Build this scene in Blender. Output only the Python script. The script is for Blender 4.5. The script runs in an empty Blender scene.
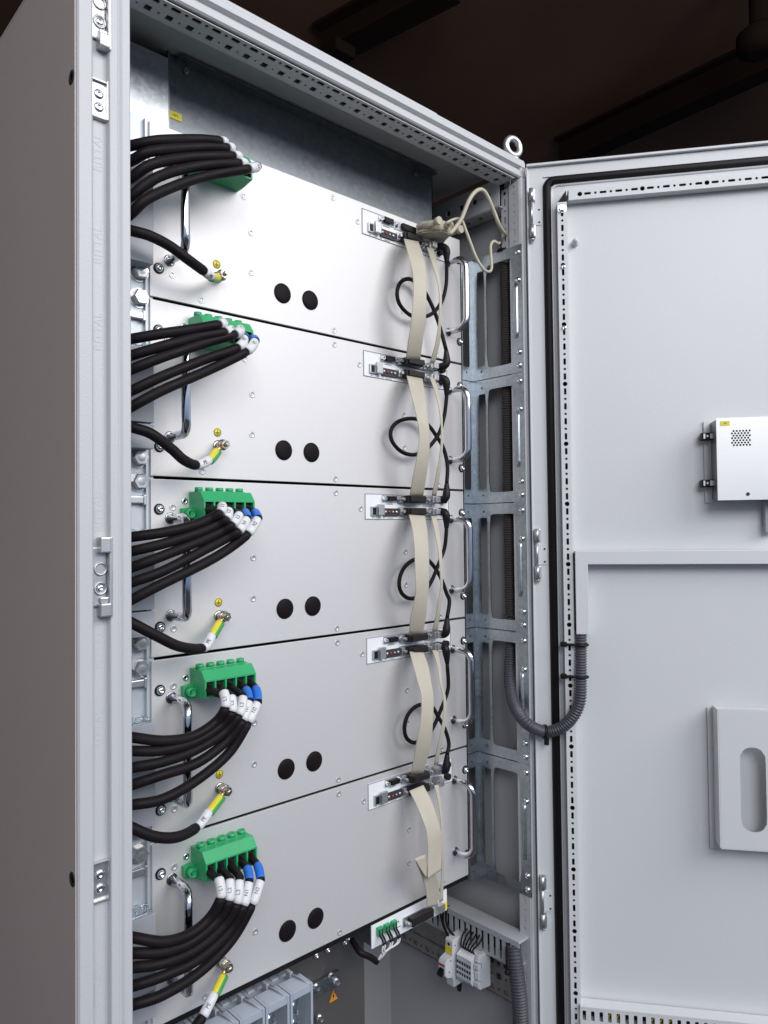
import bpy, bmesh, math, random
from mathutils import Vector, Matrix
import numpy as np
random.seed(7)
V = Vector
sc = bpy.context.scene
COL = sc.collection
R = math.radians

# ------------------------------------------------------------------ camera
F_PX, YAW, PITCH, ROLL = 745.59, 0.747127, 0.0247697, -0.0112179
CAM = V((-0.328338, -0.690134, 1.9 - 0.410108))
F_ = V((math.sin(YAW)*math.cos(PITCH), math.cos(YAW)*math.cos(PITCH), math.sin(PITCH)))
R0 = V((math.cos(YAW), -math.sin(YAW), 0)); U0 = R0.cross(F_)
R_ = math.cos(ROLL)*R0 + math.sin(ROLL)*U0
U_ = -math.sin(ROLL)*R0 + math.cos(ROLL)*U0
cam = bpy.data.cameras.new('camera'); co = bpy.data.objects.new('camera', cam); COL.objects.link(co)
co.matrix_world = Matrix(((R_.x, U_.x, -F_.x, CAM.x), (R_.y, U_.y, -F_.y, CAM.y), (R_.z, U_.z, -F_.z, CAM.z), (0, 0, 0, 1)))
cam.sensor_fit = 'VERTICAL'; cam.sensor_height = 24; cam.lens = 24*F_PX/1024
cam.clip_start = 0.02; cam.clip_end = 200
sc.camera = co

# ------------------------------------------------------------------ light
w = bpy.data.worlds.new('World'); sc.world = w; w.use_nodes = True
bg = w.node_tree.nodes['Background']
bg.inputs[1].default_value = 0.80
_N = w.node_tree.nodes; _L = w.node_tree.links          # daylight outside the gate: pale sky above a darker yard
_tc = _N.new('ShaderNodeTexCoord'); _sp = _N.new('ShaderNodeSeparateXYZ'); _L.new(_tc.outputs['Generated'], _sp.inputs[0])
_rp = _N.new('ShaderNodeValToRGB'); _L.new(_sp.outputs[2], _rp.inputs[0]); _mr = _N.new('ShaderNodeMapRange'); _mr.inputs[1].default_value = -1; _L.new(_sp.outputs[2], _mr.inputs[0]); _L.new(_mr.outputs[0], _rp.inputs[0])
_rp.color_ramp.elements[0].position = .40; _rp.color_ramp.elements[0].color = (.06, .10, .17, 1)
_rp.color_ramp.elements[1].position = .62; _rp.color_ramp.elements[1].color = (.66, .80, 1.0, 1)
_e = _rp.color_ramp.elements.new(.50); _e.color = (.36, .50, .74, 1)
_L.new(_rp.outputs[0], bg.inputs[0])
def area(name, loc, target, size, power, col):
    l = bpy.data.lights.new(name, 'AREA'); l.shape = 'RECTANGLE'; l.size, l.size_y = size
    l.energy = power; l.color = col
    o = bpy.data.objects.new(name, l); COL.objects.link(o); o.location = loc
    o.rotation_euler = (V(target)-V(loc)).to_track_quat('-Z', 'Y').to_euler()
    return o
area('gate_daylight', (1.0, -2.7, 3.1), (0.3, 0, 1.75), (2.2, 1.6), 66, (1.0, 0.955, 0.93))
area('door_fill_left', (-1.15, -2.6, 3.0), (0.6, -.3, 1.75), (1.5, 1.2), 46, (1.0, 0.985, 0.98))  # added fill lamp that brightens the door from the left
sc.view_settings.view_transform = 'Standard'; sc.view_settings.look = 'None'
sc.view_settings.exposure = 0.0; sc.view_settings.gamma = 1
sc.render.resolution_x = 768; sc.render.resolution_y = 1024

# ------------------------------------------------------------------ pixel helpers (a point of the photo on a real plane)
Z0 = 1.9; PITCHZ = 0.1778
def ray(px, py): return F_ + R_*((px-384)/F_PX) - U_*((py-512)/F_PX)
def PY(px, py, y=0.0):
    d = ray(px, py); return CAM + d*((y-CAM.y)/d.y)
def PX(px, py, x):
    d = ray(px, py); return CAM + d*((x-CAM.x)/d.x)
def PZ(px, py, z):
    d = ray(px, py); return CAM + d*((z-CAM.z)/d.z)
DH = V((0.497, -0.092, 0)); DU = V((0.599, -0.801, 0)).normalized(); DN = V((-0.801, -0.599, 0)).normalized()
def PD(px, py, off=0.0):            # -> (u, off, z) in the door's own frame
    d = ray(px, py); o = DH + DN*off; t = ((o-CAM).dot(DN))/d.dot(DN); P = CAM+d*t
    return V(((P-o).dot(DU), off, P.z))
def DW(u, off, z): return DH + DU*u + DN*off + V((0, 0, z))

# ------------------------------------------------------------------ materials
MATS = {}
def mat(name, col, rough=.5, metal=0.0, bump=0.0, bscale=300, var=0.0, vscale=8, rvar=0.0, coat=0.0, stretch=None, trans=0.0, spec=0.5):
    m = bpy.data.materials.new(name); m.use_nodes = True; nt = m.node_tree; N = nt.nodes; L = nt.links
    b = N['Principled BSDF']; b.inputs['Base Color'].default_value = (*col, 1); b.inputs['Roughness'].default_value = rough
    b.inputs['Metallic'].default_value = metal; b.inputs['Coat Weight'].default_value = coat
    b.inputs['Specular IOR Level'].default_value = spec
    if trans: b.inputs['Transmission Weight'].default_value = trans; b.inputs['IOR'].default_value = 1.3
    tc = N.new('ShaderNodeTexCoord'); src = tc.outputs['Object']
    if stretch:
        mp = N.new('ShaderNodeMapping'); mp.inputs['Scale'].default_value = stretch; L.new(src, mp.inputs[0]); src = mp.outputs[0]
    if var or rvar:
        n = N.new('ShaderNodeTexNoise'); n.inputs['Scale'].default_value = vscale; n.inputs['Detail'].default_value = 7; L.new(src, n.inputs['Vector'])
        r = N.new('ShaderNodeMapRange'); r.inputs[1].default_value = .3; r.inputs[2].default_value = .7
        L.new(n.outputs[0], r.inputs[0])
        if var:
            mx = N.new('ShaderNodeMix'); mx.data_type = 'RGBA'
            mx.inputs[6].default_value = (*[c*(1-var) for c in col], 1); mx.inputs[7].default_value = (*[min(1, c*(1+var)) for c in col], 1)
            L.new(r.outputs[0], mx.inputs[0]); L.new(mx.outputs[2], b.inputs['Base Color'])
        if rvar:
            r2 = N.new('ShaderNodeMapRange'); r2.inputs[3].default_value = rough-rvar; r2.inputs[4].default_value = rough+rvar
            L.new(r.outputs[0], r2.inputs[0]); L.new(r2.outputs[0], b.inputs['Roughness'])
    if bump:
        n2 = N.new('ShaderNodeTexNoise'); n2.inputs['Scale'].default_value = bscale; n2.inputs['Detail'].default_value = 3; L.new(src, n2.inputs['Vector'])
        bp = N.new('ShaderNodeBump'); bp.inputs['Strength'].default_value = bump; bp.inputs['Distance'].default_value = .001
        L.new(n2.outputs[0], bp.inputs['Height']); L.new(bp.outputs[0], b.inputs['Normal'])
    MATS[name] = m; return m
def galv(name, col, rough, scale=90):
    m = mat(name, col, rough, 1.0); nt = m.node_tree; N = nt.nodes; L = nt.links; b = N['Principled BSDF']
    tc = N.new('ShaderNodeTexCoord'); v = N.new('ShaderNodeTexVoronoi'); v.inputs['Scale'].default_value = scale; L.new(tc.outputs['Object'], v.inputs['Vector'])
    n = N.new('ShaderNodeTexNoise'); n.inputs['Scale'].default_value = 30; n.inputs['Detail'].default_value = 8; L.new(tc.outputs['Object'], n.inputs['Vector'])
    sp = N.new('ShaderNodeSeparateColor'); L.new(v.outputs['Color'], sp.inputs[0])
    a = N.new('ShaderNodeMath'); a.operation = 'ADD'; L.new(sp.outputs[0], a.inputs[0]); L.new(n.outputs[0], a.inputs[1])
    r = N.new('ShaderNodeMapRange'); r.inputs[1].default_value = .2; r.inputs[2].default_value = 1.7; r.inputs[3].default_value = rough-.05; r.inputs[4].default_value = rough+.06
    L.new(a.outputs[0], r.inputs[0]); L.new(r.outputs[0], b.inputs['Roughness'])
    mx = N.new('ShaderNodeMix'); mx.data_type = 'RGBA'; mx.inputs[6].default_value = (*[c*.9 for c in col], 1); mx.inputs[7].default_value = (*[min(1, c*1.12) for c in col], 1)
    r3 = N.new('ShaderNodeMapRange'); r3.inputs[1].default_value = .4; r3.inputs[2].default_value = 1.5; L.new(a.outputs[0], r3.inputs[0])
    L.new(r3.outputs[0], mx.inputs[0]); L.new(mx.outputs[2], b.inputs['Base Color'])
    return m
GREY = mat('grey_powder_paint_dim', (.51, .515, .53), .42, bump=.25, bscale=900, var=.02, vscale=5)  # cabinet paint toned down so the frame looks less lit than the door
DOORM = mat('door_paint_lit', (.64, .65, .665), .38, bump=.22, bscale=1100, var=.015, vscale=4)  # same paint as the frame, lightened to put stronger light into the colour
SIDE = mat('side_panel_bounce_tint', (.54, .49, .475), .45, bump=.25, bscale=900, var=.02, vscale=4)  # same cabinet paint, warm light from brown surroundings tinted into the colour
PANEL = mat('silver_front_panel', (.70, .688, .688), .56, metal=.52, bump=.10, bscale=1800, var=.008, vscale=160)
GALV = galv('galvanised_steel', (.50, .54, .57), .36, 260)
GALVD = galv('galvanised_shaded', (.24, .26, .28), .42, 230)  # same galvanised steel, darkened so the baffle's shadow sits in the colour
ZINC = mat('zinc_plated', (.78, .80, .84), .22, 1.0, rvar=.08, vscale=200)
RAILM = mat('bright_passivated_rail', (.58, .62, .66), .5, .45, var=.03, vscale=60)
BOLTM = mat('dull_zinc_bolt', (.62, .62, .62), .35, .85, var=.05, vscale=200)
CHROME = mat('chrome', (.62, .62, .65), .09, 1.0, rvar=.03, vscale=60)
NICKEL = mat('nickel', (.55, .50, .42), .28, 1.0)
COPPER = mat('copper_lug', (.75, .45, .28), .35, 1.0)
BLACK = mat('black_cable_jacket', (.010, .0075, .009), .55, bump=.25, bscale=250, var=.15, vscale=40, rvar=.1, spec=.16)
RUBBER = mat('black_rubber', (.006, .005, .007), .6, var=.2, vscale=20, spec=.25)
BLKPL = mat('black_plastic', (.009, .008, .009), .45, bump=.1, bscale=500, spec=.25)
CAPM = mat('black_cap_plastic', (.009, .006, .008), .55, bump=.2, bscale=600, spec=.12)
INNER = mat('inner_panel_shaded', (.38, .375, .385), .5, bump=.2, bscale=900, var=.03, vscale=4)  # same cabinet paint, darkened to put the interior shade into the colour
GREEN = mat('green_plastic', (.030, .36, .135), .38, bump=.08, bscale=400, var=.05, vscale=50)
BLUE = mat('blue_band', (.02, .16, .62), .45)
SLEEVE = mat('white_sleeve', (.70, .70, .71), .5, bump=.1, bscale=300)
WHITE = mat('white_plate', (.82, .83, .85), .4, var=.01)
INK = mat('dark_print', (.03, .03, .035), .6)
GINK = mat('grey_print', (.25, .25, .27), .6)
YEL = mat('yellow_sticker', (.80, .68, .05), .5, var=.04, vscale=80)
ORANGE = mat('orange_sticker', (.62, .25, .02), .5)
BEIGE = mat('beige_ribbon', (.50, .46, .375), .5, bump=.3, bscale=120, var=.05, vscale=30)
BEIGEC = mat('beige_cable_jacket', (.47, .43, .33), .45, bump=.1, bscale=200, var=.05, vscale=30)
HOSE = mat('grey_hose_plastic', (.062, .062, .080), .42, var=.1, vscale=30)
HOSEB = mat('brown_black_hose', (.050, .040, .038), .5, var=.1, vscale=30)
DUCT = mat('grey_duct_plastic', (.42, .43, .45), .45, var=.03, vscale=20)
BLOCK = mat('grey_cover_plastic', (.33, .35, .39), .4, bump=.1, bscale=300, var=.04, vscale=30)
CLEAR = mat('clear_polycarbonate', (.86, .92, .97), .05, trans=.95)
RECESS = mat('recess_grey', (.10, .11, .13), .5)
LTPL = mat('light_grey_device_plastic', (.62, .63, .66), .42, var=.02, vscale=40)
FUSEM = mat('bluish_grey_device_plastic', (.36, .40, .46), .4, var=.03, vscale=40)
PLATEM = mat('dull_coated_plate', (.13, .125, .125), .42, .5, var=.06, vscale=20)
DARKIN = mat('cavity_shade', (.012, .012, .014), .8)  # near-black colour standing in for shade inside holes, ducts and cavities
RED = mat('red_plastic', (.5, .03, .04), .4)
STEEL = mat('brushed_stainless', (.70, .70, .69), .45, .7, bump=.06, bscale=500, var=.02, vscale=15, rvar=.06)
CEIL = mat('brown_ceiling_sheet', (.17, .088, .056), .9, var=.15, vscale=1.2, bump=.1, bscale=30)
BEAMM = mat('dark_steel_beam', (.020, .011, .008), .85, spec=.15)
WALLM = mat('brown_bounce_wall', (.42, .29, .23), .8, var=.15, vscale=1.5)  # brown picked for the warm bounce onto the side panel
CONC = mat('concrete_floor', (.055, .052, .052), .85, bump=.4, bscale=40, var=.2, vscale=3)
EARTH = mat('yellow_wire', (.72, .62, .04), .45); WGREEN = mat('green_wire', (.05, .33, .08), .45)

# ------------------------------------------------------------------ mesh builder
class MB:
    def __init__(s): s.bm = bmesh.new(); s.smooth = []
    def box(s, x0, x1, y0, y1, z0, z1, bev=0.0, fr=None, seg=2):
        a = bmesh.new(); g = bmesh.ops.create_cube(a, size=1)
        for v in g['verts']:
            v.co = V(((x0+x1)/2+v.co.x*(x1-x0), (y0+y1)/2+v.co.y*(y1-y0), (z0+z1)/2+v.co.z*(z1-z0)))
        if bev: bmesh.ops.bevel(a, geom=a.edges[:], offset=bev, segments=seg, affect='EDGES', profile=.6)
        s.merge(a, fr); return s
    def merge(s, a, fr=None):
        mp = {}
        for v in a.verts: mp[v.index] = None
        a.verts.index_update()
        vs = [s.bm.verts.new(fr(v.co) if fr else v.co) for v in a.verts]
        for f in a.faces:
            try:
                nf = s.bm.faces.new([vs[v.index] for v in f.verts]); nf.smooth = f.smooth
            except ValueError: pass
        a.free()
    def prism(s, poly, o, A, B, D):      # poly in (A,B) plane swept by vector D
        p0 = [V(o)+V(A)*a+V(B)*b for a, b in poly]; vs = [s.bm.verts.new(p) for p in p0]; ws = [s.bm.verts.new(p+V(D)) for p in p0]
        n = len(vs)
        s.bm.faces.new(vs); s.bm.faces.new(ws[::-1])
        for i in range(n): s.bm.faces.new((vs[i], ws[i], ws[(i+1) % n], vs[(i+1) % n]))
        return s
    def lathe(s, o, d, prof, n=20, smooth=True, rot=0):   # prof: [(radius, along)]
        o = V(o); d = V(d).normalized(); a = d.orthogonal().normalized(); b = d.cross(a); rings = []
        for r, h in prof:
            if r < 1e-6: rings.append([s.bm.verts.new(o+d*h)]); continue
            rings.append([s.bm.verts.new(o+d*h+(a*math.cos(t)+b*math.sin(t))*r) for t in [rot+2*math.pi*i/n for i in range(n)]])
        for q, w2 in zip(rings[:-1], rings[1:]):
            for i in range(n):
                j = (i+1) % n
                if len(q) == 1 and len(w2) == 1: continue
                if len(q) == 1: f = s.bm.faces.new((q[0], w2[i], w2[j]))
                elif len(w2) == 1: f = s.bm.faces.new((q[i], w2[0], q[j]))
                else: f = s.bm.faces.new((q[i], w2[i], w2[j], q[j]))
                f.smooth = smooth
        if len(rings[0]) > 1: s.bm.faces.new(rings[0])
        if len(rings[-1]) > 1: s.bm.faces.new(rings[-1])
        return s
    def cyl(s, a, b, r, n=16, r2=None, smooth=True):
        a, b = V(a), V(b); r2 = r if r2 is None else r2
        return s.lathe(a, b-a, [(r, 0), (r2, (b-a).length)], n, smooth)
    def dome(s, o, d, r, h, n=16, base=0.0):
        pr = [(r, -base)] if base else []
        return s.lathe(o, d, pr+[(r*math.cos(t), h*math.sin(t)) for t in [i*math.pi/10 for i in range(6)]][:-1]+[(0, h)], n)
    def tube(s, pts, r, n=12, caps=True, rf=None):
        pts = [V(p) for p in pts]; m = len(pts); T = [(pts[min(i+1, m-1)]-pts[max(i-1, 0)]).normalized() for i in range(m)]
        a = T[0].orthogonal().normalized(); rings = []
        for i in range(m):
            a = (a-T[i]*a.dot(T[i])).normalized(); b = T[i].cross(a); rr = rf(i) if rf else r
            rings.append([s.bm.verts.new(pts[i]+(a*math.cos(t)+b*math.sin(t))*rr) for t in [2*math.pi*k/n for k in range(n)]])
        for q, w2 in zip(rings[:-1], rings[1:]):
            for k in range(n):
                j = (k+1) % n; f = s.bm.faces.new((q[k], q[j], w2[j], w2[k])); f.smooth = True
        if caps: s.bm.faces.new(rings[0][::-1]); s.bm.faces.new(rings[-1])
        return s
    def perf(s, o, S, W, N, width, th, cells):
        # strip from o along S, W across, N outward; each cell (length, kind, a, b, fillet) with ONE real hole
        o = V(o); S = V(S).normalized(); W = V(W).normalized(); N = V(N).normalized(); x = 0.0
        K = 10; bd = []
        for i in range(K): bd.append((-1+2*i/K, -1))
        for i in range(K): bd.append((1, -1+2*i/K))
        for i in range(K): bd.append((1-2*i/K, 1))
        for i in range(K): bd.append((-1, 1-2*i/K))
        for c in cells:
            l, kind = c[0], c[1]; cx = x+l/2; cy = width/2
            P = lambda a, b, h: s.bm.verts.new(o+S*(cx+a)+W*(cy+b)+N*h)
            out = [(l/2*u, width/2*v) for u, v in bd]
            if kind is None:
                for h in (th, 0): s.bm.faces.new([P(a, b, h) for a, b in (out if h else out[::-1])])
            else:
                if kind == 'c': hole = [(c[2]*u/math.hypot(u, v), c[2]*v/math.hypot(u, v)) for u, v in bd]
                else:
                    A, B, rr = c[2], c[3], (c[4] if len(c) > 4 else 0.0002); hole = []
                    for u, v in bd:
                        px, py = A*u, B*v; qx = max(-(A-rr), min(A-rr, px)); qy = max(-(B-rr), min(B-rr, py)); d = math.hypot(px-qx, py-qy)
                        hole.append((qx+(px-qx)/d*rr, qy+(py-qy)/d*rr) if d > 1e-9 else (px, py))
                oo = [[P(a, b, h) for a, b in out] for h in (th, 0)]; hh = [[P(a, b, h) for a, b in hole] for h in (th, 0)]
                n = len(out)
                for i in range(n):
                    j = (i+1) % n
                    s.bm.faces.new((oo[0][i], oo[0][j], hh[0][j], hh[0][i])); s.bm.faces.new((oo[1][i], hh[1][i], hh[1][j], oo[1][j]))
                    s.bm.faces.new((hh[0][i], hh[0][j], hh[1][j], hh[1][i]))
            x += l
        e = [P2 for P2 in ((0, 0), (x, 0), (x, width), (0, width))]
        for i in range(4):
            a, b = e[i], e[(i+1) % 4]
            q = lambda p, h: s.bm.verts.new(o+S*p[0]+W*p[1]+N*h)
            s.bm.faces.new((q(a, 0), q(b, 0), q(b, th), q(a, th)))
        return s
    def obj(s, name, m, parent=None, loc=None):
        bmesh.ops.remove_doubles(s.bm, verts=s.bm.verts[:], dist=2e-6)
        bmesh.ops.recalc_face_normals(s.bm, faces=s.bm.faces[:])
        me = bpy.data.meshes.new(name); s.bm.to_mesh(me); s.bm.free(); me.materials.append(m)
        o = bpy.data.objects.new(name, me); COL.objects.link(o)
        if parent: o.parent = parent
        if loc: o.location = loc
        return o
def tag(o, label, cat, group=None, kind=None):
    if kind: o['kind'] = kind; return o
    o['label'] = label; o['category'] = cat
    if group: o['group'] = group
    return o
def thing(name, label, cat, loc=(0, 0, 0), group=None):
    o = bpy.data.objects.new(name, None); o.empty_display_size = .05; COL.objects.link(o); o.location = loc
    return tag(o, label, cat, group)
def dup(o, parent=None):
    c = o.copy(); COL.objects.link(c)
    if parent: c.parent = parent
    for ch in list(o.children): dup(ch, c)
    return c
def cr(P, n=8):                       # Catmull-Rom through P
    P = [V(p) for p in P]; Q = [P[0]*2-P[1]]+P+[P[-1]*2-P[-2]]; out = []
    for i in range(1, len(Q)-2):
        for k in range(n):
            t = k/n; a, b, c, d = Q[i-1:i+3]
            out.append(.5*((2*b)+(c-a)*t+(2*a-5*b+4*c-d)*t*t+(3*b-a-3*c+d)*t**3))
    out.append(P[-1]); return out
def text(s, size, name, m, parent, M, depth=.0002):
    cu = bpy.data.curves.new(name, 'FONT'); cu.body = s; cu.size = size; cu.align_x = 'CENTER'; cu.align_y = 'CENTER'; cu.extrude = depth
    t = bpy.data.objects.new('tmp', cu); COL.objects.link(t); bpy.context.view_layer.update()
    me = bpy.data.meshes.new_from_object(t.evaluated_get(bpy.context.evaluated_depsgraph_get())); bpy.data.objects.remove(t)
    me.transform(M); me.materials.clear(); me.materials.append(m)
    o = bpy.data.objects.new(name, me); COL.objects.link(o); o.parent = parent; return o
def frame_mat(o, X, Y):
    X = V(X).normalized(); Z = X.cross(V(Y)).normalized(); Y = Z.cross(X)
    return Matrix(((X.x, Y.x, Z.x, o[0]), (X.y, Y.y, Z.y, o[1]), (X.z, Y.z, Z.z, o[2]), (0, 0, 0, 1)))
def hexbolt(mb, o, d, r=.0065, h=.005, washer=True):
    o = V(o); d = V(d).normalized()
    if washer: mb.lathe(o, d, [(r*1.35, 0), (r*1.35, .0012), (0, .0012)], 20, False)
    mb.lathe(o+d*.001, d, [(r*1.1, 0), (r*1.1, h*.8), (r*.95, h), (r*.55, h), (r*.5, h*.85), (0, h*.8)], 6, False, .3)
def panscrew(mb, o, d, r=.0045, h=.0028):
    o = V(o); d = V(d).normalized()
    mb.lathe(o, d, [(r, 0), (r*.96, h*.35), (r*.75, h*.8), (r*.45, h), (r*.42, h), (r*.3, h*.55), (0, h*.5)], 18)

ROW = ['topmost', 'second', 'middle', 'fourth', 'lowest']
def zr(k): return Z0 - PITCHZ*k

# ------------------------------------------------------------------ setting
g = MB(); g.box(-8, 8, -9, 8, -.2, 0); tag(g.obj('floor', CONC), '', '', kind='structure')
CZ = 4.3
g = MB(); g.box(-4.6, 12, -1.6, 12, CZ, CZ+.1); tag(g.obj('ceiling', CEIL), '', '', kind='structure')
g = MB(); g.box(-4.6, 12, 12, 12.2, 0, CZ); tag(g.obj('back_wall', CEIL), '', '', kind='structure')
g = MB(); g.box(-2.6, -2.4, -1.3, 12.2, 0, CZ+.1); tag(g.obj('left_bounce_wall', WALLM), '', '', kind='structure')  # unseen wall added to dim the left side and bounce warm brown
g = MB(); g.box(12, 12.2, -1.6, 12.2, 0, CZ+.1); tag(g.obj('right_wall', CEIL), '', '', kind='structure')
# ceiling beams
def beam(a, b, wd, ht, name, label, cat='beam', group=None):
    a, b = V(a), V(b); d = (b-a); n = V((-d.y, d.x, 0)).normalized()
    m = MB(); m.prism([(-wd/2, 0), (wd/2, 0), (wd/2, .02), (.012, .02), (.012, ht-.02), (wd/2, ht-.02), (wd/2, ht), (-wd/2, ht), (-wd/2, ht-.02), (-.012, ht-.02), (-.012, .02), (-wd/2, .02)], a, n, V((0, 0, 1)), d)
    return tag(m.obj(name, BEAMM), label, cat, group)
a = PZ(322, 62, 4.12); b = PZ(452, -6, 4.12)
beam(a, b, .16, .18, 'ceiling_beam', 'dark steel beam under the brown ceiling above the cabinet roof')
a = PZ(560, 168, 4.1); b = PZ(800, 60, 4.1)
beam(a, b, .14, .2, 'ceiling_beam', 'faint dark steel beam low under the ceiling above the open door')
c0 = PZ(338, 52, 4.1)
m = MB(); m.box(c0.x-.07, c0.x+.07, c0.y-.07, c0.y+.07, 4.06, 4.13, .01); tag(m.obj('beam_clamp', BEAMM), 'dark clamp block at the lower end of the ceiling beam', 'clamp')
c1 = PZ(760, 10, 4.0)
m = MB(); m.cyl((c1.x, c1.y, 3.86), (c1.x, c1.y, 4.3), .05, 14); m.lathe((c1.x, c1.y, 3.78), (0, 0, 1), [(.05, 0), (.11, .03), (.11, .1), (.06, .14)], 18)
tag(m.obj('ceiling_fitting', BEAMM), 'dark round fitting hanging from the ceiling at the top right corner', 'ceiling fitting')

# ------------------------------------------------------------------ cabinet
XL, XR, YF = -.103, .500, -.085
ZT, ZB, DEP = Z0+.091, .1, .30
cab = thing('equipment_cabinet', 'tall light grey electrical cabinet standing open with its door swung right', 'cabinet', (XL, YF, 0))
CL = V((XL, YF, 0))
def cp(mb, name, m, parent=None):
    """cabinet part given in world coordinates"""
    o = mb.obj(name, m, parent or cab)
    o.location = -CL if parent is None else V((0, 0, 0)); return o
# left front stile: cross-section (x, y)
prof = [(0, 0), (.0015, -.0015), (.0115, -.0015), (.013, 0), (.0145, .0055), (.0245, .0055), (.0258, .0045), (.0268, 0), (.0275, -.0008), (.0335, -.0008), (.0345, .001), (.036, .0015),
        (.0375, .0003), (.0385, -.0003), (.0445, -.0003), (.0455, .001), (.0455, .030), (.044, .030), (.044, .003), (.002, .009), (.002, .02), (0, .02)]
m = MB(); m.prism(prof, (XL, YF, ZB), (1, 0, 0), (0, 1, 0), (0, 0, ZT-ZB-.001)); ls = cp(m, 'front_stile', GREY)
def emboss(zc):
    M = frame_mat(V((XL+.0195, YF+.0054, zc))-V((0, 0, 0)), (0, 0, 1), (-1, 0, 0))
    t = text('RITTAL', .0100, 'embossed_lettering', GREY, cab, M, .0001); t.location = -CL
for py in (150, 243, 330, 512, 650, 730, 990): emboss(PY(101, py, YF).z)
# right front stile (thin, seen edge on) with its perforated inner flank
m = MB(); m.prism([(0, .004), (.0012, .0005), (.0035, -.001), (.0055, .0005), (.0070, .0005), (.0085, -.0012), (.0100, 0), (.0100, .007), (.0070, .007), (.0070, .006), (.0020, .006), (.0020, .012), (0, .012)], (.4912, YF, ZB), (1, 0, 0), (0, 1, 0), (0, 0, ZT-ZB-.001))
cp(m, 'front_stile', GREY)
def pattern(n, unit=.025, small=.0015, slot=(.0055, .0014), big=.003, every=4):
    c = []
    for i in range(n):
        if every and i % every == 0: c += [(unit*.5, 'c', big)]
        else: c += [(unit*.5, 'c', small)]
        c += [(unit*.5, 'r', slot[0], slot[1], .0008)]
    return c
m = MB(); m.perf((.4910, YF+.002, ZT-.028), (0, 0, -1), (0, 1, 0), (-1, 0, 0), .017, .001, pattern(72, .025, .0014, (.0048, .0013), .0022))
cp(m, 'perforated_flank', GREY)
m = MB(); m.perf((.4935, YF+.022, ZT-.03), (0, 0, -1), (0, 1, 0), (-1, 0, 0), .012, .001, pattern(4, .025, .0014, (.0048, .0013), .0026))
m.box(.4965, .498, YF+.004, YF+.030, Z0-.02, ZT-.03)
cp(m, 'perforated_flank', GREY)
# top front rail
tp = [(0, 0), (.002, .0), (.004, -.0015), (.010, -.0015), (.0115, .001), (.0120, .0035), (.0150, .0035), (.0158, 0), (.0170, -.0008), (.0235, -.0008), (.0250, .001), (.0250, .004), (.016, .008), (.002, .012), (0, .012)]
m = MB(); m.prism([(-a, b) for a, b in tp], (XL+.0458, YF, ZT+.001), (0, 0, 1), (0, 1, 0), (XR-XL-.0455, 0, 0)); cp(m, 'top_rail', GREY)
# perforated underside of the top rail: slot row then square row
zu = ZT-.0252
nx = 26; cells1 = []; cells2 = []
for i in range(nx*1):
    cells1 += [(.0104, 'r', .0047, .0023, .0012), (.0104, 'c', .0018)]
    cells2 += [(.0104, 'r', .0034, .0034, .0004), (.0104, 'c', .0012)]
m = MB(); m.perf((XL+.046, YF+.0040, zu), (1, 0, 0), (0, 1, 0), (0, 0, -1), .0105, .001, cells1)
m.perf((XL+.046, YF+.0145, zu), (1, 0, 0), (0, 1, 0), (0, 0, -1), .0165, .001, cells2)
m.box(XL+.046, XL+.046+.54, YF+.0310, YF+.0325, zu-.001, zu+.022)
cp(m, 'perforated_rail', GREY)
m = MB(); m.box(XL+.046, XR-.016, YF+.006, YF+.030, zu+.006, zu+.0075); cp(m, 'rail_hole_shade', DARKIN)  # dark sheet painting the shade behind the holes
# roof: sheet with raised centre
m = MB(); m.box(XL-.001, XR+.001, YF+.004, YF+DEP, ZT+.001, ZT+.004, .0008)
m.box(XL+.02, XR-.16, YF+.010, YF+DEP-.02, ZT+.004, ZT+.0115, .003)
cp(m, 'roof', GREY)
# left side panel (outside) and right side panel
m = MB(); m.box(XL-.0012, XL-.0002, YF+.001, YF+DEP, ZB, ZT, .0003); cp(m, 'side_panel', SIDE)
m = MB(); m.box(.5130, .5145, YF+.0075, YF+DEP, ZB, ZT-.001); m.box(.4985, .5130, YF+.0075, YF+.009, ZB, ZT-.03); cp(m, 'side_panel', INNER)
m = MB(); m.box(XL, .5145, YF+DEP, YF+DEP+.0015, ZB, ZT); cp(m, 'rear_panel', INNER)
m = MB(); m.box(XL, .5145, YF+.02, YF+DEP, ZB-.002, ZB); m.box(XL, .497, YF, YF+.03, 0, ZB-.002, .002); m.box(XL, .497, YF+DEP-.03, YF+DEP, 0, ZB-.002, .002); cp(m, 'plinth', SIDE)
for py in (87, 872):
    p = PY(75.5, py, YF+.019)
    m = MB(); m.lathe((XL-.0012, YF+.0075, p.z), (-1, 0, 0), [(.006, 0), (.0058, .0004), (.003, .0006), (.0025, -.001), (0, -.001)], 18); cp(m, 'side_screw', INK)
# side top beam (right) with square holes
m = MB()
cs = []
for i in range(9): cs += [(.0125, 'c', .0011), (.0125, 'r', .0036, .0036, .0004)]
m.perf((.484, YF+.03, Z0+.036), (0, 1, 0), (0, 0, 1), (-1, 0, 0), .038, .0012, cs)
m.perf((.484, YF+.03, Z0+.036), (0, 1, 0), (1, 0, 0), (0, 0, -1), .024, .0012, cs)
m.box(.508, .5095, YF+.03, YF+DEP, Z0+.035, ZT-.002)
cp(m, 'side_beam', GREY)
m = MB(); m.box(.494, .496, YF+.03, YF+.25, Z0+.040, Z0+.07); cp(m, 'beam_hole_shade', DARKIN)  # dark sheet painting the shade behind the beam holes
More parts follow.
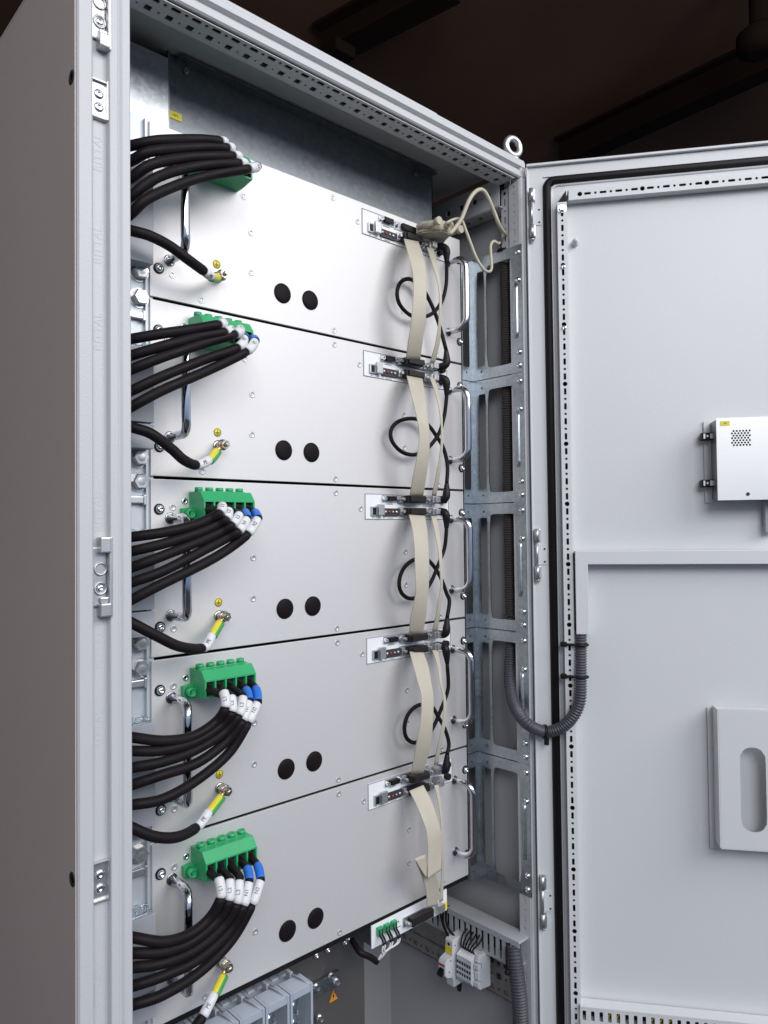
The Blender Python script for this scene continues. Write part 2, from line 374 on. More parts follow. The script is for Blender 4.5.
# galvanised baffle above the top module
yb = .020
m = MB()
m.box(.024, .429, yb, yb+.0015, Z0-.02, Z0+.088)
m.box(.024, .0255, yb-.012, yb, Z0-.01, Z0+.085)
m.box(.040, .429, yb-.010, yb, Z0+.0865, Z0+.088)
m.box(.4275, .429, yb, yb+.12, Z0-.02, Z0+.088)
for xx in (.050, .395): panscrew(m, (xx, yb, Z0+.079), (0, -1, 0), .004)
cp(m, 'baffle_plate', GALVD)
m = MB(); m.box(-.075, .0235, yb-.013, yb-.0115, Z0-.02, Z0+.075)
cp(m, 'side_baffle', GALV)
q = PY(175, 116, yb); m = MB(); m.box(q.x-.0075, q.x+.0075, yb-.0008, yb-.0001, q.z-.004, q.z+.004); st = cp(m, 'cable_marker', YEL)
t = text('-W1', .004, 'marker_print', INK, st, frame_mat((q.x, yb-.0009, q.z), (1, 0, 0), (0, 0, 1)), .0001)
# inner bracket units on the right: L plates with windows
XB, YR = .4905, -.0010
def unit_z(k): return Z0 - .0245 - .1750*k
for k in range(5):
    zt = unit_z(k); h = .1750-.0012
    m = MB()
    wz0, wz1 = .0195, .0195
    # depth face in bands: ridge margin, slot band, web, window band, front margin
    o = V((XB, YR, zt))
    D = V((0, -1, 0)); Nn = V((-1, 0, 0))
    wlist = [(.0060, None), (.0150, 'slot'), (.0020, None), (.0480, 'win'), (.0145, None)]
    yy = 0
    for wd, kd in wlist:
        if kd == 'slot': cells = [(.004, None), (.014, 'c', .0016), (h-.036, 'r', (h-.036)/2-.0015, .0065, .0015), (.014, 'c', .0016), (.004, None)]
        elif kd == 'win': cells = [(h, 'r', h/2-.0145, .0230, .007)]
        else: cells = [(h, None)]
        m.perf(o+D*yy, (0, 0, -1), D, Nn, wd, .0015, cells); yy += wd
    # x face behind the module ears
    cells = [(.008, None), (h-.030, 'r', (h-.030)/2-.002, .0055, .002), (.022, 'c', .0015)]
    cells = [(.004, None), (.014, 'c', .0013), (h-.036, 'r', (h-.036)/2-.0015, .0070, .0015), (.014, 'c', .0013), (.004, None)]
    m.perf(V((.4840, YR+.004, zt)), (0, 0, -1), (-1, 0, 0), (0, -1, 0), .0180, .0015, cells)
    m.box(.4840, XB, YR+.0025, YR+.004, zt-h, zt); m.box(XB-.0015, XB, YR, YR+.0025, zt-h, zt)
    # folded flanges at top and bottom
    m.box(XB, XB+.010, YR-.078, YR-.003, zt-.0012, zt)
    m.box(XB, XB+.010, YR-.078, YR-.003, zt-h, zt-h+.0012)
    # inner return of the slot
    # stiffening bead at the front margin
    m.tube([(XB+.0003, -.0765, zt-.052), (XB-.0010, -.0765, zt-.060), (XB-.0010, -.0765, zt-.118), (XB+.0003, -.0765, zt-.126)], .0034, 12)
    br = cp(m, 'inner_bracket', GALV)
    for dz in (.0105, .0485, .1465, .1645):
        zz = zt-dz
        s_ = MB(); panscrew(s_, (XB-.0015, -.0805, zz), (-1, 0, 0), .0042, .0034); s_.obj('bracket_screw', ZINC, br)
m = MB(); m.box(.004, .4615, .0005, .0035, Z0-PITCHZ*5-.0040, Z0-PITCHZ*5+.0012); cp(m, 'gap_shade_strip', RUBBER)  # added black strip that paints the dark gap under the lowest module
# left mounting rail with hex bolts and slot bars
m = MB()
m.box(-.075, .004, .003, .0055, Z0-.94, Z0+.002)
m.box(-.0055, -.0035, -.0015, .003, Z0-.935, Z0-.001)
m.box(-.075, -.073, -.05, .003, Z0-.94, Z0+.0)
rail = cp(m, 'mounting_rail', RAILM)
for a_, b_ in ((139, 272), (139, 298), (138.6, 457.8), (138.6, 481.6), (139.3, 642.5), (139.5, 667.8), (139.5, 829), (138.5, 853.5)):
    p = PY(a_, b_, .002); s_ = MB(); hexbolt(s_, (p.x, .003, p.z), (0, -1, 0), .0074, .0075); s_.lathe((p.x, -.0035, p.z), (0, -1, 0), [(.0064, 0), (.0060, .0016), (.0035, .0021), (0, .0021)], 20); s_.obj('rail_bolt', BOLTM, rail)
for py in (316, 500, 683, 871):
    p = PY(140, py, 0); s_ = MB(); s_.box(-.06, -.008, -.003, .0028, p.z-.0035, p.z+.0035, .001); s_.box(-.009, -.0062, -.0045, .0028, p.z-.005, p.z+.005, .0008); s_.obj('rail_catch', BOLTM, rail)
# latch plates in the stile channel
def latch(py, kind):
    zc = PY(100, py, YF).z; x0 = XL+.0140; y0 = YF+.0055
    m = MB()
    if kind == 'small':
        m.box(x0-.0005, x0+.0112, y0-.0018, y0-.0003, zc-.0165, zc+.0165, .0006)
        m.box(x0+.0108, x0+.0122, y0-.006, y0-.0003, zc-.0165, zc+.0165, .0005)
        for s1 in (-.0160, .0148): m.box(x0-.0005, x0+.0115, y0-.0045, y0-.0003, zc+s1, zc+s1+.0015, .0004)
        l = cp(m, 'latch_plate', BOLTM)
        for zz in (.005, -.006): s_ = MB(); panscrew(s_, (x0+.0055, y0-.0018, zc+zz), (0, -1, 0), .0042, .0015); s_.obj('latch_screw', ZINC, l)
    else:
        m.box(x0-.001, x0+.0112, y0-.003, y0-.0003, zc-.0245, zc+.0245, .0012)
        m.box(x0+.0112, x0+.0140, y0-.0085, y0-.0003, zc-.0325, zc+.0325, .0008)
        m.box(x0+.0035, x0+.0122, y0-.0105, y0-.0003, zc+.0195, zc+.0325, .0012)
        m.box(x0+.0035, x0+.0122, y0-.0105, y0-.0003, zc-.0325, zc-.0215, .0012)
        m.box(x0+.0045, x0+.0122, y0-.0065, y0-.0003, zc-.0215, zc-.0165, .0012)
        l = cp(m, 'striker_plate', NICKELG)
        for zz in (-.0095, .0065):
            s_ = MB(); s_.lathe((x0+.0058, y0-.003, zc+zz), (0, -1, 0), [(.0055, -.001), (.0055, .0012), (.0042, .0012), (.0040, -.0005), (0, -.0005)], 20); s_.obj('screw_seat', NICKELG, l)
        s_ = MB(); panscrew(s_, (x0+.0058, y0-.003, zc-.0095), (0, -1, 0), .0036, .002); s_.obj('latch_screw', ZINC, l)
NICKELG = mat('satin_zinc_casting', (.52, .52, .53), .4, .85, var=.05, vscale=90)
latch(98, 'small'); latch(883, 'small'); latch(577, 'big')
# the upper striker, only its lower end in view
latch(9, 'big')
# lifting eye on the roof
p = PY(513, 160, YF+.012)
eye = MB(); rr = .0115; ec = V((p.x, YF+.012, ZT+.004+.0185))
ring = [ec+(V((.97, -.24, 0)).normalized()*math.cos(t)+V((0, 0, 1))*math.sin(t))*rr for t in [2*math.pi*i/36 for i in range(37)]]
eye.tube(ring, .0046, 14, False); eye.lathe((ec.x, ec.y, ZT+.003), (0, 0, 1), [(.0085, 0), (.0085, .003), (.005, .0045), (.004, .008)], 20)
cp(eye, 'lifting_eye', BOLTM)

# ------------------------------------------------------------------ door (part of the cabinet), local frame: x along the door, y = offset towards the camera side
door = bpy.data.objects.new('door', None); COL.objects.link(door); door.parent = cab
door.location = DH-CL; door.rotation_euler = (0, 0, math.atan2(DU.y, DU.x))
# local +y of that rotation:
LY = V((-math.sin(door.rotation_euler.z), math.cos(door.rotation_euler.z), 0)); SG = 1 if LY.dot(DN) > 0 else -1
def dfr(v): return V((v.x, SG*v.y, v.z))
def dbox(m, u0, u1, n0, n1, z0, z1, bev=0): return m.box(u0, u1, n0, n1, z0, z1, bev, dfr)
def dpt(u, n, z): return V((u, SG*n, z))
DT = Z0+.0825; DB = ZB+.01; DWID = .60
m = MB(); dbox(m, -.0010, DWID, -.018, -.002, DB, DT, .0012)
dbox(m, -.0010, .0008, -.002, .003, DB, DT-.002, .0006); dbox(m, -.0008, DWID, -.002, .005, DT-.0035, DT, .001)
m.obj('door_leaf', DOORM, door)
m = MB(); dbox(m, .0008, .0205, -.002, .0, DB+.002, DT-.004); dbox(m, .0205, DWID-.002, -.002, .0, DT-.0180, DT-.004)
m.obj('door_rim', DOORM, door)
# inner pan raised slightly, with rounded gasket channel
gl = [(.0258, DB+.03)] + [(.0258, DT-.034)] + [(.0258+.010*(1-math.cos(t)), DT-.034+.010*math.sin(t)) for t in [math.pi/2*i/6 for i in range(1, 7)]] + [(DWID-.03, DT-.024)]
m = MB(); m.tube([dpt(u, .0005, z) for u, z in gl], .0055, 10); m.obj('gasket', RUBBER, door)
m = MB(); m.tube([dpt(u-.0000, -.0015, z) for u, z in [(a+.0057, b-.0057) for a, b in gl]], .0022, 8)
m.obj('gasket_edge', DOORM, door)
# vertical perforated rail
ru = .0385
def drail_cells(L, unit=.0099):
    c = []; x = 0; i = 0
    while x+unit*2 <= L:
        c += [(unit, 'c', .0030 if i % 4 == 0 else .0016), (unit, 'r', .0042, .0016, .0008)]; x += unit*2; i += 1
    return c
ZV = PD(562, 202, .0125).z
m = MB(); m.perf(dpt(ru, .011, ZV), (0, 0, -1), dpt(1, 0, 0), dpt(0, 1, 0), .0125, .0013, drail_cells(1.72))
dbox(m, ru, ru+.0012, -.001, .0110, DB+.05, ZV); dbox(m, ru+.0113, ru+.0125, -.001, .0110, DB+.05, ZV)
vr = m.obj('perforated_rail', DOORM, door)
m = MB(); dbox(m, ru+.0014, ru+.011, -.0005, .001, DB+.05, ZV); m.obj('rail_hole_shade', DARKIN, door)  # dark sheet painting the shade behind the door rail holes
for py in (209,): 
    p = PD(562, py, .0125); s_ = MB(); hexbolt(s_, dpt(ru+.0062, .0123, ZV-.009), dpt(0, 1, 0), .0042, .004); s_.obj('rail_nut', ZINC, vr)
for py in (267, 328):
    z_ = PD(564, py, .0125).z; s_ = MB(); panscrew(s_, dpt(ru+.0062, .0125, z_), dpt(0, 1, 0), .0034, .002); s_.obj('rail_screw', ZINC, vr)
# horizontal perforated rail
zh = PD(567.8, 189.8, .0125).z; zh2 = PD(567.8, 200.2, .0125).z; uh = PD(567.8, 195, .0125).x
m = MB(); m.perf(dpt(uh+.001, .011, zh), dpt(1, 0, 0), (0, 0, -1), dpt(0, 1, 0), zh-zh2, .0013, [(.0095, None)]+drail_cells(.50))
dbox(m, uh, DWID-.05, -.001, .0110, zh2, zh2+.0012); dbox(m, uh, DWID-.05, -.001, .0110, zh-.0012, zh)
m.obj('perforated_rail', DOORM, door)
m = MB(); dbox(m, uh+.002, DWID-.05, -.0005, .001, zh2+.0014, zh-.0014); m.prism([(0, 0), (.0115, 0), (.0115, .0155)], dpt(ru+.0005, .0005, zh2-.0005), dpt(1, 0, 0), (0, 0, 1), dpt(0, .0085, 0)); m.obj('rail_hole_shade', DARKIN, door)  # dark fill painting shade behind the holes and in the rail corner
p = PD(575, 243, 0.0)
m = MB(); m.lathe(dpt(p.x, -.002, p.z), dpt(0, 1, 0), [(.0048, 0), (.0045, .005), (.0032, .006), (.0030, .012), (.002, .014), (0, .014)], 16); m.obj('door_stud', LTPL, door)
# hinges
for py in (215, 553.5, 898.5):
    zc = PD(533, py, 0).z; m = MB()
    for s1, s2 in ((.016, .033), (-.033, -.016)):
        dbox(m, .0022, .0102, .0, .0085, zc+s1, zc+s2, .0015)
        m.cyl(dpt(.0050, .0075, zc+s1), dpt(.0050, .0075, zc+s2), .0030, 14)
    m.cyl(dpt(.0050, .0072, zc-.016), dpt(.0050, .0072, zc+.016), .0018, 12)
    m.dome(dpt(.0055, .0050, zc-.0345), (0, 0, -1), .0034, .004)
    h = m.obj('hinge', NICKELG, door)
    m = MB(); dbox(m, .0028, .0085, .0001, .0055, zc-.0155, zc+.0155, .0008); dbox(m, .0085, .0185, .0001, .0012, zc-.015, zc+.012, .0004)
    hl = m.obj('hinge_leaf', DOORM, h)
    m = MB()
    for zz in (-.011, .006): m.lathe(dpt(.0152, .0012, zc+zz), dpt(0, 1, 0), [(.0014, 0), (.0012, .0006), (0, .0006)], 12)
    for zz in (-.006, .004): m.lathe(dpt(.0056, .0055, zc+zz), dpt(0, 1, 0), [(.0011, 0), (.0010, .0003), (0, .0003)], 10)
    m.obj('hinge_rivet', INK, h)

DM = Matrix.Translation(DH) @ Matrix.Rotation(math.atan2(DU.y, DU.x), 4, 'Z')
def onto_door(o, label, cat, group=None):
    o.matrix_world = DM; return tag(o, label, cat, group)
def door_thing(name, label, cat):
    o = bpy.data.objects.new(name, None); COL.objects.link(o); return onto_door(o, label, cat)
# device box with loudspeaker holes
p0 = PD(713.5, 418, .04); p1 = PD(716, 500.5, .04); n_front = .034
bx = door_thing('device_box', 'stainless steel box with speaker holes mounted high on the door', 'metal box')
U0_, ZT_, ZB_ = PD(717, 419, n_front).x, PD(717, 419, n_front).z, PD(719, 499.5, n_front).z
UW = .115
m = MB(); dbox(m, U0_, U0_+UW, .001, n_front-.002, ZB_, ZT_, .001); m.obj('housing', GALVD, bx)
gz0, gz1 = PD(730, 430, n_front).z, PD(730, 446.5, n_front).z
gu0, gu1 = PD(730.5, 440, n_front).x, PD(751.5, 440, n_front).x
fm = MB(); nrow = 7; rh = (gz0-gz1)/nrow
fm.perf(dpt(U0_-.001, n_front-.002, ZT_+.001), (0, 0, -1), dpt(1, 0, 0), dpt(0, 1, 0), gu0-U0_+.001, .002, [(ZT_-ZB_+.002, None)])
fm.perf(dpt(gu1, n_front-.002, ZT_+.001), (0, 0, -1), dpt(1, 0, 0), dpt(0, 1, 0), U0_+UW-gu1, .002, [(ZT_-ZB_+.002, None)])
fm.perf(dpt(gu0, n_front-.002, ZT_+.001), dpt(1, 0, 0), (0, 0, -1), dpt(0, 1, 0), ZT_+.001-gz0, .002, [(gu1-gu0, None)])
fm.perf(dpt(gu0, n_front-.002, gz1), dpt(1, 0, 0), (0, 0, -1), dpt(0, 1, 0), gz1-ZB_+.001, .002, [(gu1-gu0, None)])
for i in range(nrow):
    wcell = (gu1-gu0)/6.5; cells = [(wcell, 'c', .00125) for _ in range(6)]
    cells = ([(wcell/2, None)]+cells) if i % 2 == 0 else (cells+[(wcell/2, None)])
    fm.perf(dpt(gu0, n_front-.002, gz0-rh*i), dpt(1, 0, 0), (0, 0, -1), dpt(0, 1, 0), rh, .002, cells)
fm.obj('front_cover', STEEL, bx)
m = MB(); dbox(m, gu0-.002, gu1+.002, n_front-.0019, n_front-.0016, gz1-.002, gz0+.002); m.obj('speaker_hole_shade', DARKIN, bx)  # thin dark sheet painting the shade behind the speaker holes
q = PD(725, 423.3, n_front); m = MB(); dbox(m, q.x-.0055, q.x+.0055, n_front+.0002, n_front+.0006, q.z-.0028, q.z+.0028); s1 = m.obj('box_marker', YEL, bx)
t = text('-A1', .0035, 'marker_print', INK, s1, frame_mat(dpt(q.x, n_front+.0007, q.z), dpt(1, 0, 0), (0, 0, 1)), .00005)
q = PD(748, 494, n_front); m = MB(); m.lathe(dpt(q.x, n_front, q.z), dpt(0, 1, 0), [(.0022, 0), (.002, .001), (.001, .001), (.0008, 0), (0, 0)], 16); m.obj('cover_screw', INK, bx)
m = MB(); dbox(m, U0_-.0085, U0_+UW, .0, .0012, ZB_-.003, ZT_+.0025, .0004); m.obj('base_plate', DOORM, bx)
for py in (436.3, 483.3):
    q = PD(706, py, .012); m = MB(); dbox(m, q.x-.0055, U0_-.0005, .0015, .014, q.z-.0047, q.z+.0047, .0012); hb = m.obj('cable_gland', BLKPL, bx)
    m = MB(); dbox(m, q.x-.0035, q.x-.0015, .014, .0148, q.z-.0032, q.z+.0032); dbox(m, q.x+.0045, q.x+.0095, .014, .0148, q.z-.0032, q.z+.0032); m.cyl(dpt(q.x+.0012, .014, q.z), dpt(q.x+.0012, .0152, q.z), .0012, 10)
    m.obj('gland_clip', STEEL, hb)
q = PD(765.5, 515, .01); m = MB(); dbox(m, q.x-.001, q.x+.012, .0005, .012, q.z-.022, ZB_-.0005, .001); onto_door(m.obj('cable_outlet', BLOCK), 'dark grey cable outlet hanging below the stainless box on the door', 'cable outlet')
# document pocket
a0 = PD(707, 707, .001); a1 = PD(711.5, 848, .001); b0 = PD(718.5, 709.5, .026); b1 = PD(722.5, 848, .026); n_p = .026
pk = door_thing('document_pocket', 'light grey document pocket with oval grip opening low on the door', 'document holder')
m = MB(); dbox(m, a0.x, a0.x+.17, .0, .0016, a1.z, a0.z, .0006); pb = m.obj('back_flange', DOORM, pk)
s_ = MB(); q = PD(712, 748, .002); s_.lathe(dpt(q.x, .0016, q.z), dpt(0, 1, 0), [(.0016, 0), (.0012, .0007), (0, .0007)], 12); s_.obj('rivet', DOORM, pb)
ho0 = PD(739.5, 747, n_p); ho1 = PD(742, 832, n_p); hoR = PD(766.5, 790, n_p)
hw = (hoR.x-ho0.x)/2; hc = (hoR.x+ho0.x)/2; hz = (ho0.z+ho1.z)/2; hh_ = (ho0.z-ho1.z)/2
m = MB(); zt_, zb_ = b0.z, b1.z
W1 = .06
m.perf(dpt(b0.x, n_p-.0015, zb_), (0, 0, 1), dpt(1, 0, 0), dpt(0, 1, 0), hc-hw-.004-b0.x, .0015, [(zt_-zb_, None)])
x_ = hc-hw-.004
m.perf(dpt(x_, n_p-.0015, zb_), (0, 0, 1), dpt(1, 0, 0), dpt(0, 1, 0), 2*(hw+.004), .0015, [(hz-hh_-.004-zb_, None), (2*(hh_+.004), 'r', hh_, hw, hw*.96), (zt_-hz-hh_-.004, None)])
m.prism([(0, 0), (W1, 0), (W1, .005), (.006, .005)][0:0] or [(0, 0), (.09, 0), (.09, zt_-zb_-.02), (.014, zt_-zb_-.02), (0, zt_-zb_-.004)], dpt(hc+hw+.004, n_p-.0015, zb_), dpt(1, 0, 0), (0, 0, 1), dpt(0, .0015, 0))
m.perf(dpt(b0.x, .0016, zb_), (0, 0, 1), dpt(0, 1, 0), dpt(-1, 0, 0), n_p-.0018, .0015, [(zt_-zb_, None)])
m.perf(dpt(b0.x, .0016, zb_), dpt(1, 0, 0), dpt(0, 1, 0), (0, 0, -1), n_p-.0018, .0015, [(.15, None)])
m.obj('pocket_front', DOORM, pk)
# cable duct on the door (upside-down L)
n_d = .018
c0 = PD(575, 551, n_d); c1 = PD(588, 564.5, n_d); c2 = PD(588, 634.5, n_d)
m = MB(); dbox(m, c0.x, DWID-.04, .0, n_d, c1.z, c0.z, .0008); dbox(m, c0.x, c1.x, .0, n_d, c2.z, c1.z+.001, .0008)
dt = door_thing('wiring_duct', 'plain light grey cable duct bent round a corner at mid height of the door', 'cable duct')
m.obj('duct_cover', DOORM, dt)
m = MB(); dbox(m, c0.x-.0016, c0.x-.0004, .0, n_d-.003, c2.z+.004, c0.z-.003); m.obj('duct_side', BLKPL, dt)
# slotted duct at the bottom of the door
e0 = PD(580, 1006, .018); m = MB()
nsl = 42; m.perf(dpt(e0.x, .0165, e0.z-.0035), dpt(1, 0, 0), (0, 0, -1), dpt(0, 1, 0), .016, .0015, [(.0105, 'r', .0022, .0062, .0008) for _ in range(nsl)])
dbox(m, e0.x, e0.x+nsl*.0105, .0, .018, e0.z-.0035, e0.z, .0005); dbox(m, e0.x, e0.x+nsl*.0105, .0, .018, e0.z-.030, e0.z-.0195, .0005)
bd_ = door_thing('slotted_duct', 'slotted light grey cable duct along the bottom of the door', 'cable duct')
m.obj('duct_body', DOORM, bd_)
m = MB(); dbox(m, e0.x+.001, e0.x+nsl*.0105-.001, .0, .004, e0.z-.0195, e0.z-.0035); m.obj('duct_shade', DARKIN, bd_)  # dark fill painting the shade inside the slots
m = MB()
for i in (3, 4, 8, 9, 10): m.tube([dpt(e0.x+.0105*i+.003, .009, e0.z-.019), dpt(e0.x+.0105*i+.006, .010, e0.z-.012), dpt(e0.x+.0105*(i+1)+.004, .009, e0.z-.004)], .0012, 6)
m.obj('duct_wires', YEL, bd_)

# ------------------------------------------------------------------ rack modules
PW, PH = .4625, .1760
SCR = [(.056, -.169), (.108, -.045), (.117, -.0825), (.1165, -.1265), (.023, -.029), (.0235, -.150), (.233, -.009), (.2325, -.170), (.272, -.0275), (.348, -.0825), (.348, -.125), (.412, -.1715)]
def build_module(k):
    o = thing('rack_module', 'x', 'rack unit', (0, 0, zr(k)), 'silver rack modules stacked in the cabinet')
    m = MB(); m.box(0, PW, 0, .003, -PH, -.0012, .0005); fp = m.obj('front_panel', PANEL, o)
    m = MB(); m.box(.012, .452, .004, .19, -PH+.004, -.006, .001); m.obj('chassis', GALVD, o)
    for x, z in SCR:
        m = MB(); m.lathe((x, -.00015, z), (0, -1, 0), [(.0036, 0), (.0036, .0002), (.0031, .0003), (.0013, .0003), (.0011, -.0008), (0, -.0008)], 20); m.obj('panel_screw', SCRM, o)
    for x, z in ((.0085, -.031), (.0088, -.147), (.458, -.031), (.4588, -.1465)):
        m = MB(); m.lathe((x, -.0001, z), (0, -1, 0), [(.0056, 0), (.0054, .001), (.0050, .001)], 20); w_ = m.obj('bolt_washer', BLKPL, o)
        m = MB(); panscrew(m, (x, -.001, z), (0, -1, 0), .0043, .0036); m.obj('mounting_bolt', ZINC, o)
    for x, x2 in ((.0205, .0170), (.4360, .4400)):
        D = .040 if x < .1 else .030; zt, zb = -.040, -.1365; r_ = .013
        P = [(x, 0, zt), (x, -D+r_, zt)]
        P += [(x+(x2-x)*t/4, -D+r_-r_*math.sin(math.pi/2*t/4), zt-r_+r_*math.cos(math.pi/2*t/4)) for t in range(1, 5)]
        P += [(x2, -D, zt-.035), (x2, -D, zb+.035)]
        P += [(x2+(x-x2)*t/4, -D+r_-r_*math.cos(math.pi/2*t/4), zb+r_-r_*math.sin(math.pi/2*t/4)) for t in range(0, 5)]
        P += [(x, 0, zb)]
        m = MB(); m.tube(P, .0044, 14); h = m.obj('handle', CHROME, o)
        for z in (zt, zb):
            m = MB(); m.lathe((x, 0, z), (0, -1, 0), [(.0060, 0), (.0058, .0008), (.0047, .0010)], 20); m.obj('handle_collar', CHROMED, h)
    for x in (.158, .197):
        m = MB(); m.lathe((x, 0, -.1408), (0, -1, 0), [(.0113, 0), (.0113, .0008), (.0100, .0016), (.0060, .0024), (0, .0027)], 36); m.obj('blanking_cap', CAPM, o)
    # connector plate
    x0, x1, z0, z1 = .2785, .431, -.0405, -.0085
    m = MB(); m.box(x0, x1, -.0006, -.0001, z0, z1, .0001); pl = m.obj('connector_plate', WHITE, o)
    m = MB(); e = .0007
    for a in ((x0, x1, z1-e, z1), (x0, x1, z0, z0+e), (x0, x0+e, z0+e, z1-e), (x1-e, x1, z0+e, z1-e)): m.box(a[0], a[1], -.0011, -.0007, a[2], a[3])
    m.obj('plate_border', GINK, pl)
    def dsub(xa, xb, zc, hh, name='port', depth=.005):
        m = MB(); m.box(xa, xb, -.0018, -.0007, zc-hh, zc+hh, .0004); s = m.obj(name, NICKELG, pl)
        xi, xj = xa+(xb-xa)*.22, xb-(xb-xa)*.22
        m = MB(); m.prism([(xi, zc+hh*.62), (xj, zc+hh*.62), (xj-.0012, zc-hh*.62), (xi+.0012, zc-hh*.62)], (0, -.0018, 0), (1, 0, 0), (0, 0, 1), (0, -depth, 0)); m.obj('port_insert', BLKPL, s)
        for xx in (xa+(xb-xa)*.09, xb-(xb-xa)*.09):
            m = MB(); m.lathe((xx, -.0018, zc), (0, -1, 0), [(.0026, 0), (.0026, .0045), (.0012, .0045), (.001, .002), (0, .002)], 6, False); m.obj('jack_screw', ZINC, s)
    dsub(.3065, .3335, -.0142, .0045, 'serial_port')
    dsub(.3330, .3850, -.0146, .0056, 'ribbon_port'); dsub(.3330, .3850, -.0305, .0056, 'ribbon_port')
    m = MB(); m.box(.2875, .3055, -.0035, -.0007, -.036, -.0245, .0005); m.box(.2960, .3055, -.0075, -.0035, -.0355, -.0215, .0006); s = m.obj('network_port', NICKELG, pl)
    m = MB(); m.box(.2890, .2945, -.0038, -.0034, -.0348, -.0260); m.obj('port_opening', BLKPL, s)
    m = MB(); m.box(.3080, .3330, -.0030, -.0007, -.0365, -.0265, .0003); s = m.obj('switch_block', INK, pl)
    for i, (mm, r_) in enumerate(((NICKELG, .0022), (RED, .0016), (NICKELG, .0016), (NICKELG, .0022))):
        m = MB(); m.lathe((.3105+.0063*i, -.0030, -.0312), (0, -1, 0), [(r_, 0), (r_*.9, .0016), (0, .0018)], 12); m.obj('switch_knob', mm, s)
    for a_ in ((.314, .326, -.0215, -.0205), (.345, .357, -.0232, -.0224), (.380, .391, -.0232, -.0224), (.29, .293, -.0388, -.0379), (.30, .304, -.0388, -.0379), (.309, .312, -.0388, -.0379), (.316, .326, -.0392, -.0385)):
        m = MB(); m.box(a_[0], a_[1], -.0009, -.0007, a_[2], a_[3]); m.obj('plate_print', GINK, pl)
    # power sockets behind the angled plugs
    for z in (-.0146, -.0305):
        m = MB(); m.lathe((.4185, -.0007, z), (0, -1, 0), [(.0045, 0), (.0045, .006), (.003, .006)], 18); m.obj('round_socket', BLKPL, pl)
    # earth stud
    m = MB(); m.cyl((.0745, .002, -.1415), (.0745, -.019, -.1415), .0026, 14); m.cyl((.0745, -.019, -.1415), (.0745, -.0205, -.1415), .0026, 14, .0018); st = m.obj('earth_stud', NICKEL, o)
    for ya, r_, n_ in ((-.0002, .0058, 22), (-.0036, .0050, 6), (-.0088, .0058, 22), (-.0104, .0054, 22), (-.0118, .0050, 6)):
        hgt = .0048 if n_ == 6 else .0013
        m = MB(); m.lathe((.0745, ya, -.1415), (0, -1, 0), [(r_, 0), (r_, hgt), (r_*.6, hgt)], n_, n_ > 6); m.obj('stud_nut' if n_ == 6 else 'stud_washer', NICKEL2, st)
    m = MB(); m.lathe((.0740, -.0001, -.1275), (0, -1, 0), [(.0046, 0), (.0046, .0002), (0, .0002)], 24); s = m.obj('earth_sticker', YEL, o)
    m = MB()
    for r_ in (.0040,): m.tube([(.074+r_*math.cos(t), -.0003, -.1275+r_*math.sin(t)) for t in [2*math.pi*i/24 for i in range(25)]], .0003, 4, False)
    m.box(.0737, .0743, -.0005, -.00025, -.1275, -.1247); m.box(.0714, .0766, -.0005, -.00025, -.1280, -.1274); m.box(.0723, .0757, -.0005, -.00025, -.1291, -.1286); m.box(.0732, .0748, -.0005, -.00025, -.1302, -.1297)
    m.obj('earth_symbol', INK, s)
    return o
SCRM = mat('satin_screw', (.62, .62, .63), .4, .6)
CHROMED = mat('handle_collar_metal', (.35, .35, .37), .25, 1.0)
NICKEL2 = mat('nickel_bright', (.50, .47, .41), .28, 1.0)
mod = build_module(0)
mods = [mod]
for k in range(1, 5):
    c = dup(mod); c.location = (0, 0, zr(k)); mods.append(c)
MLAB = ['topmost silver rack module, directly under the galvanised baffle', 'second silver rack module from the top of the stack', 'middle silver rack module, third of the five in the cabinet',
        'fourth silver rack module from the top, above the lowest one', 'lowest silver rack module, just above the fuse holders']
for c, l in zip(mods, MLAB): c['label'] = l

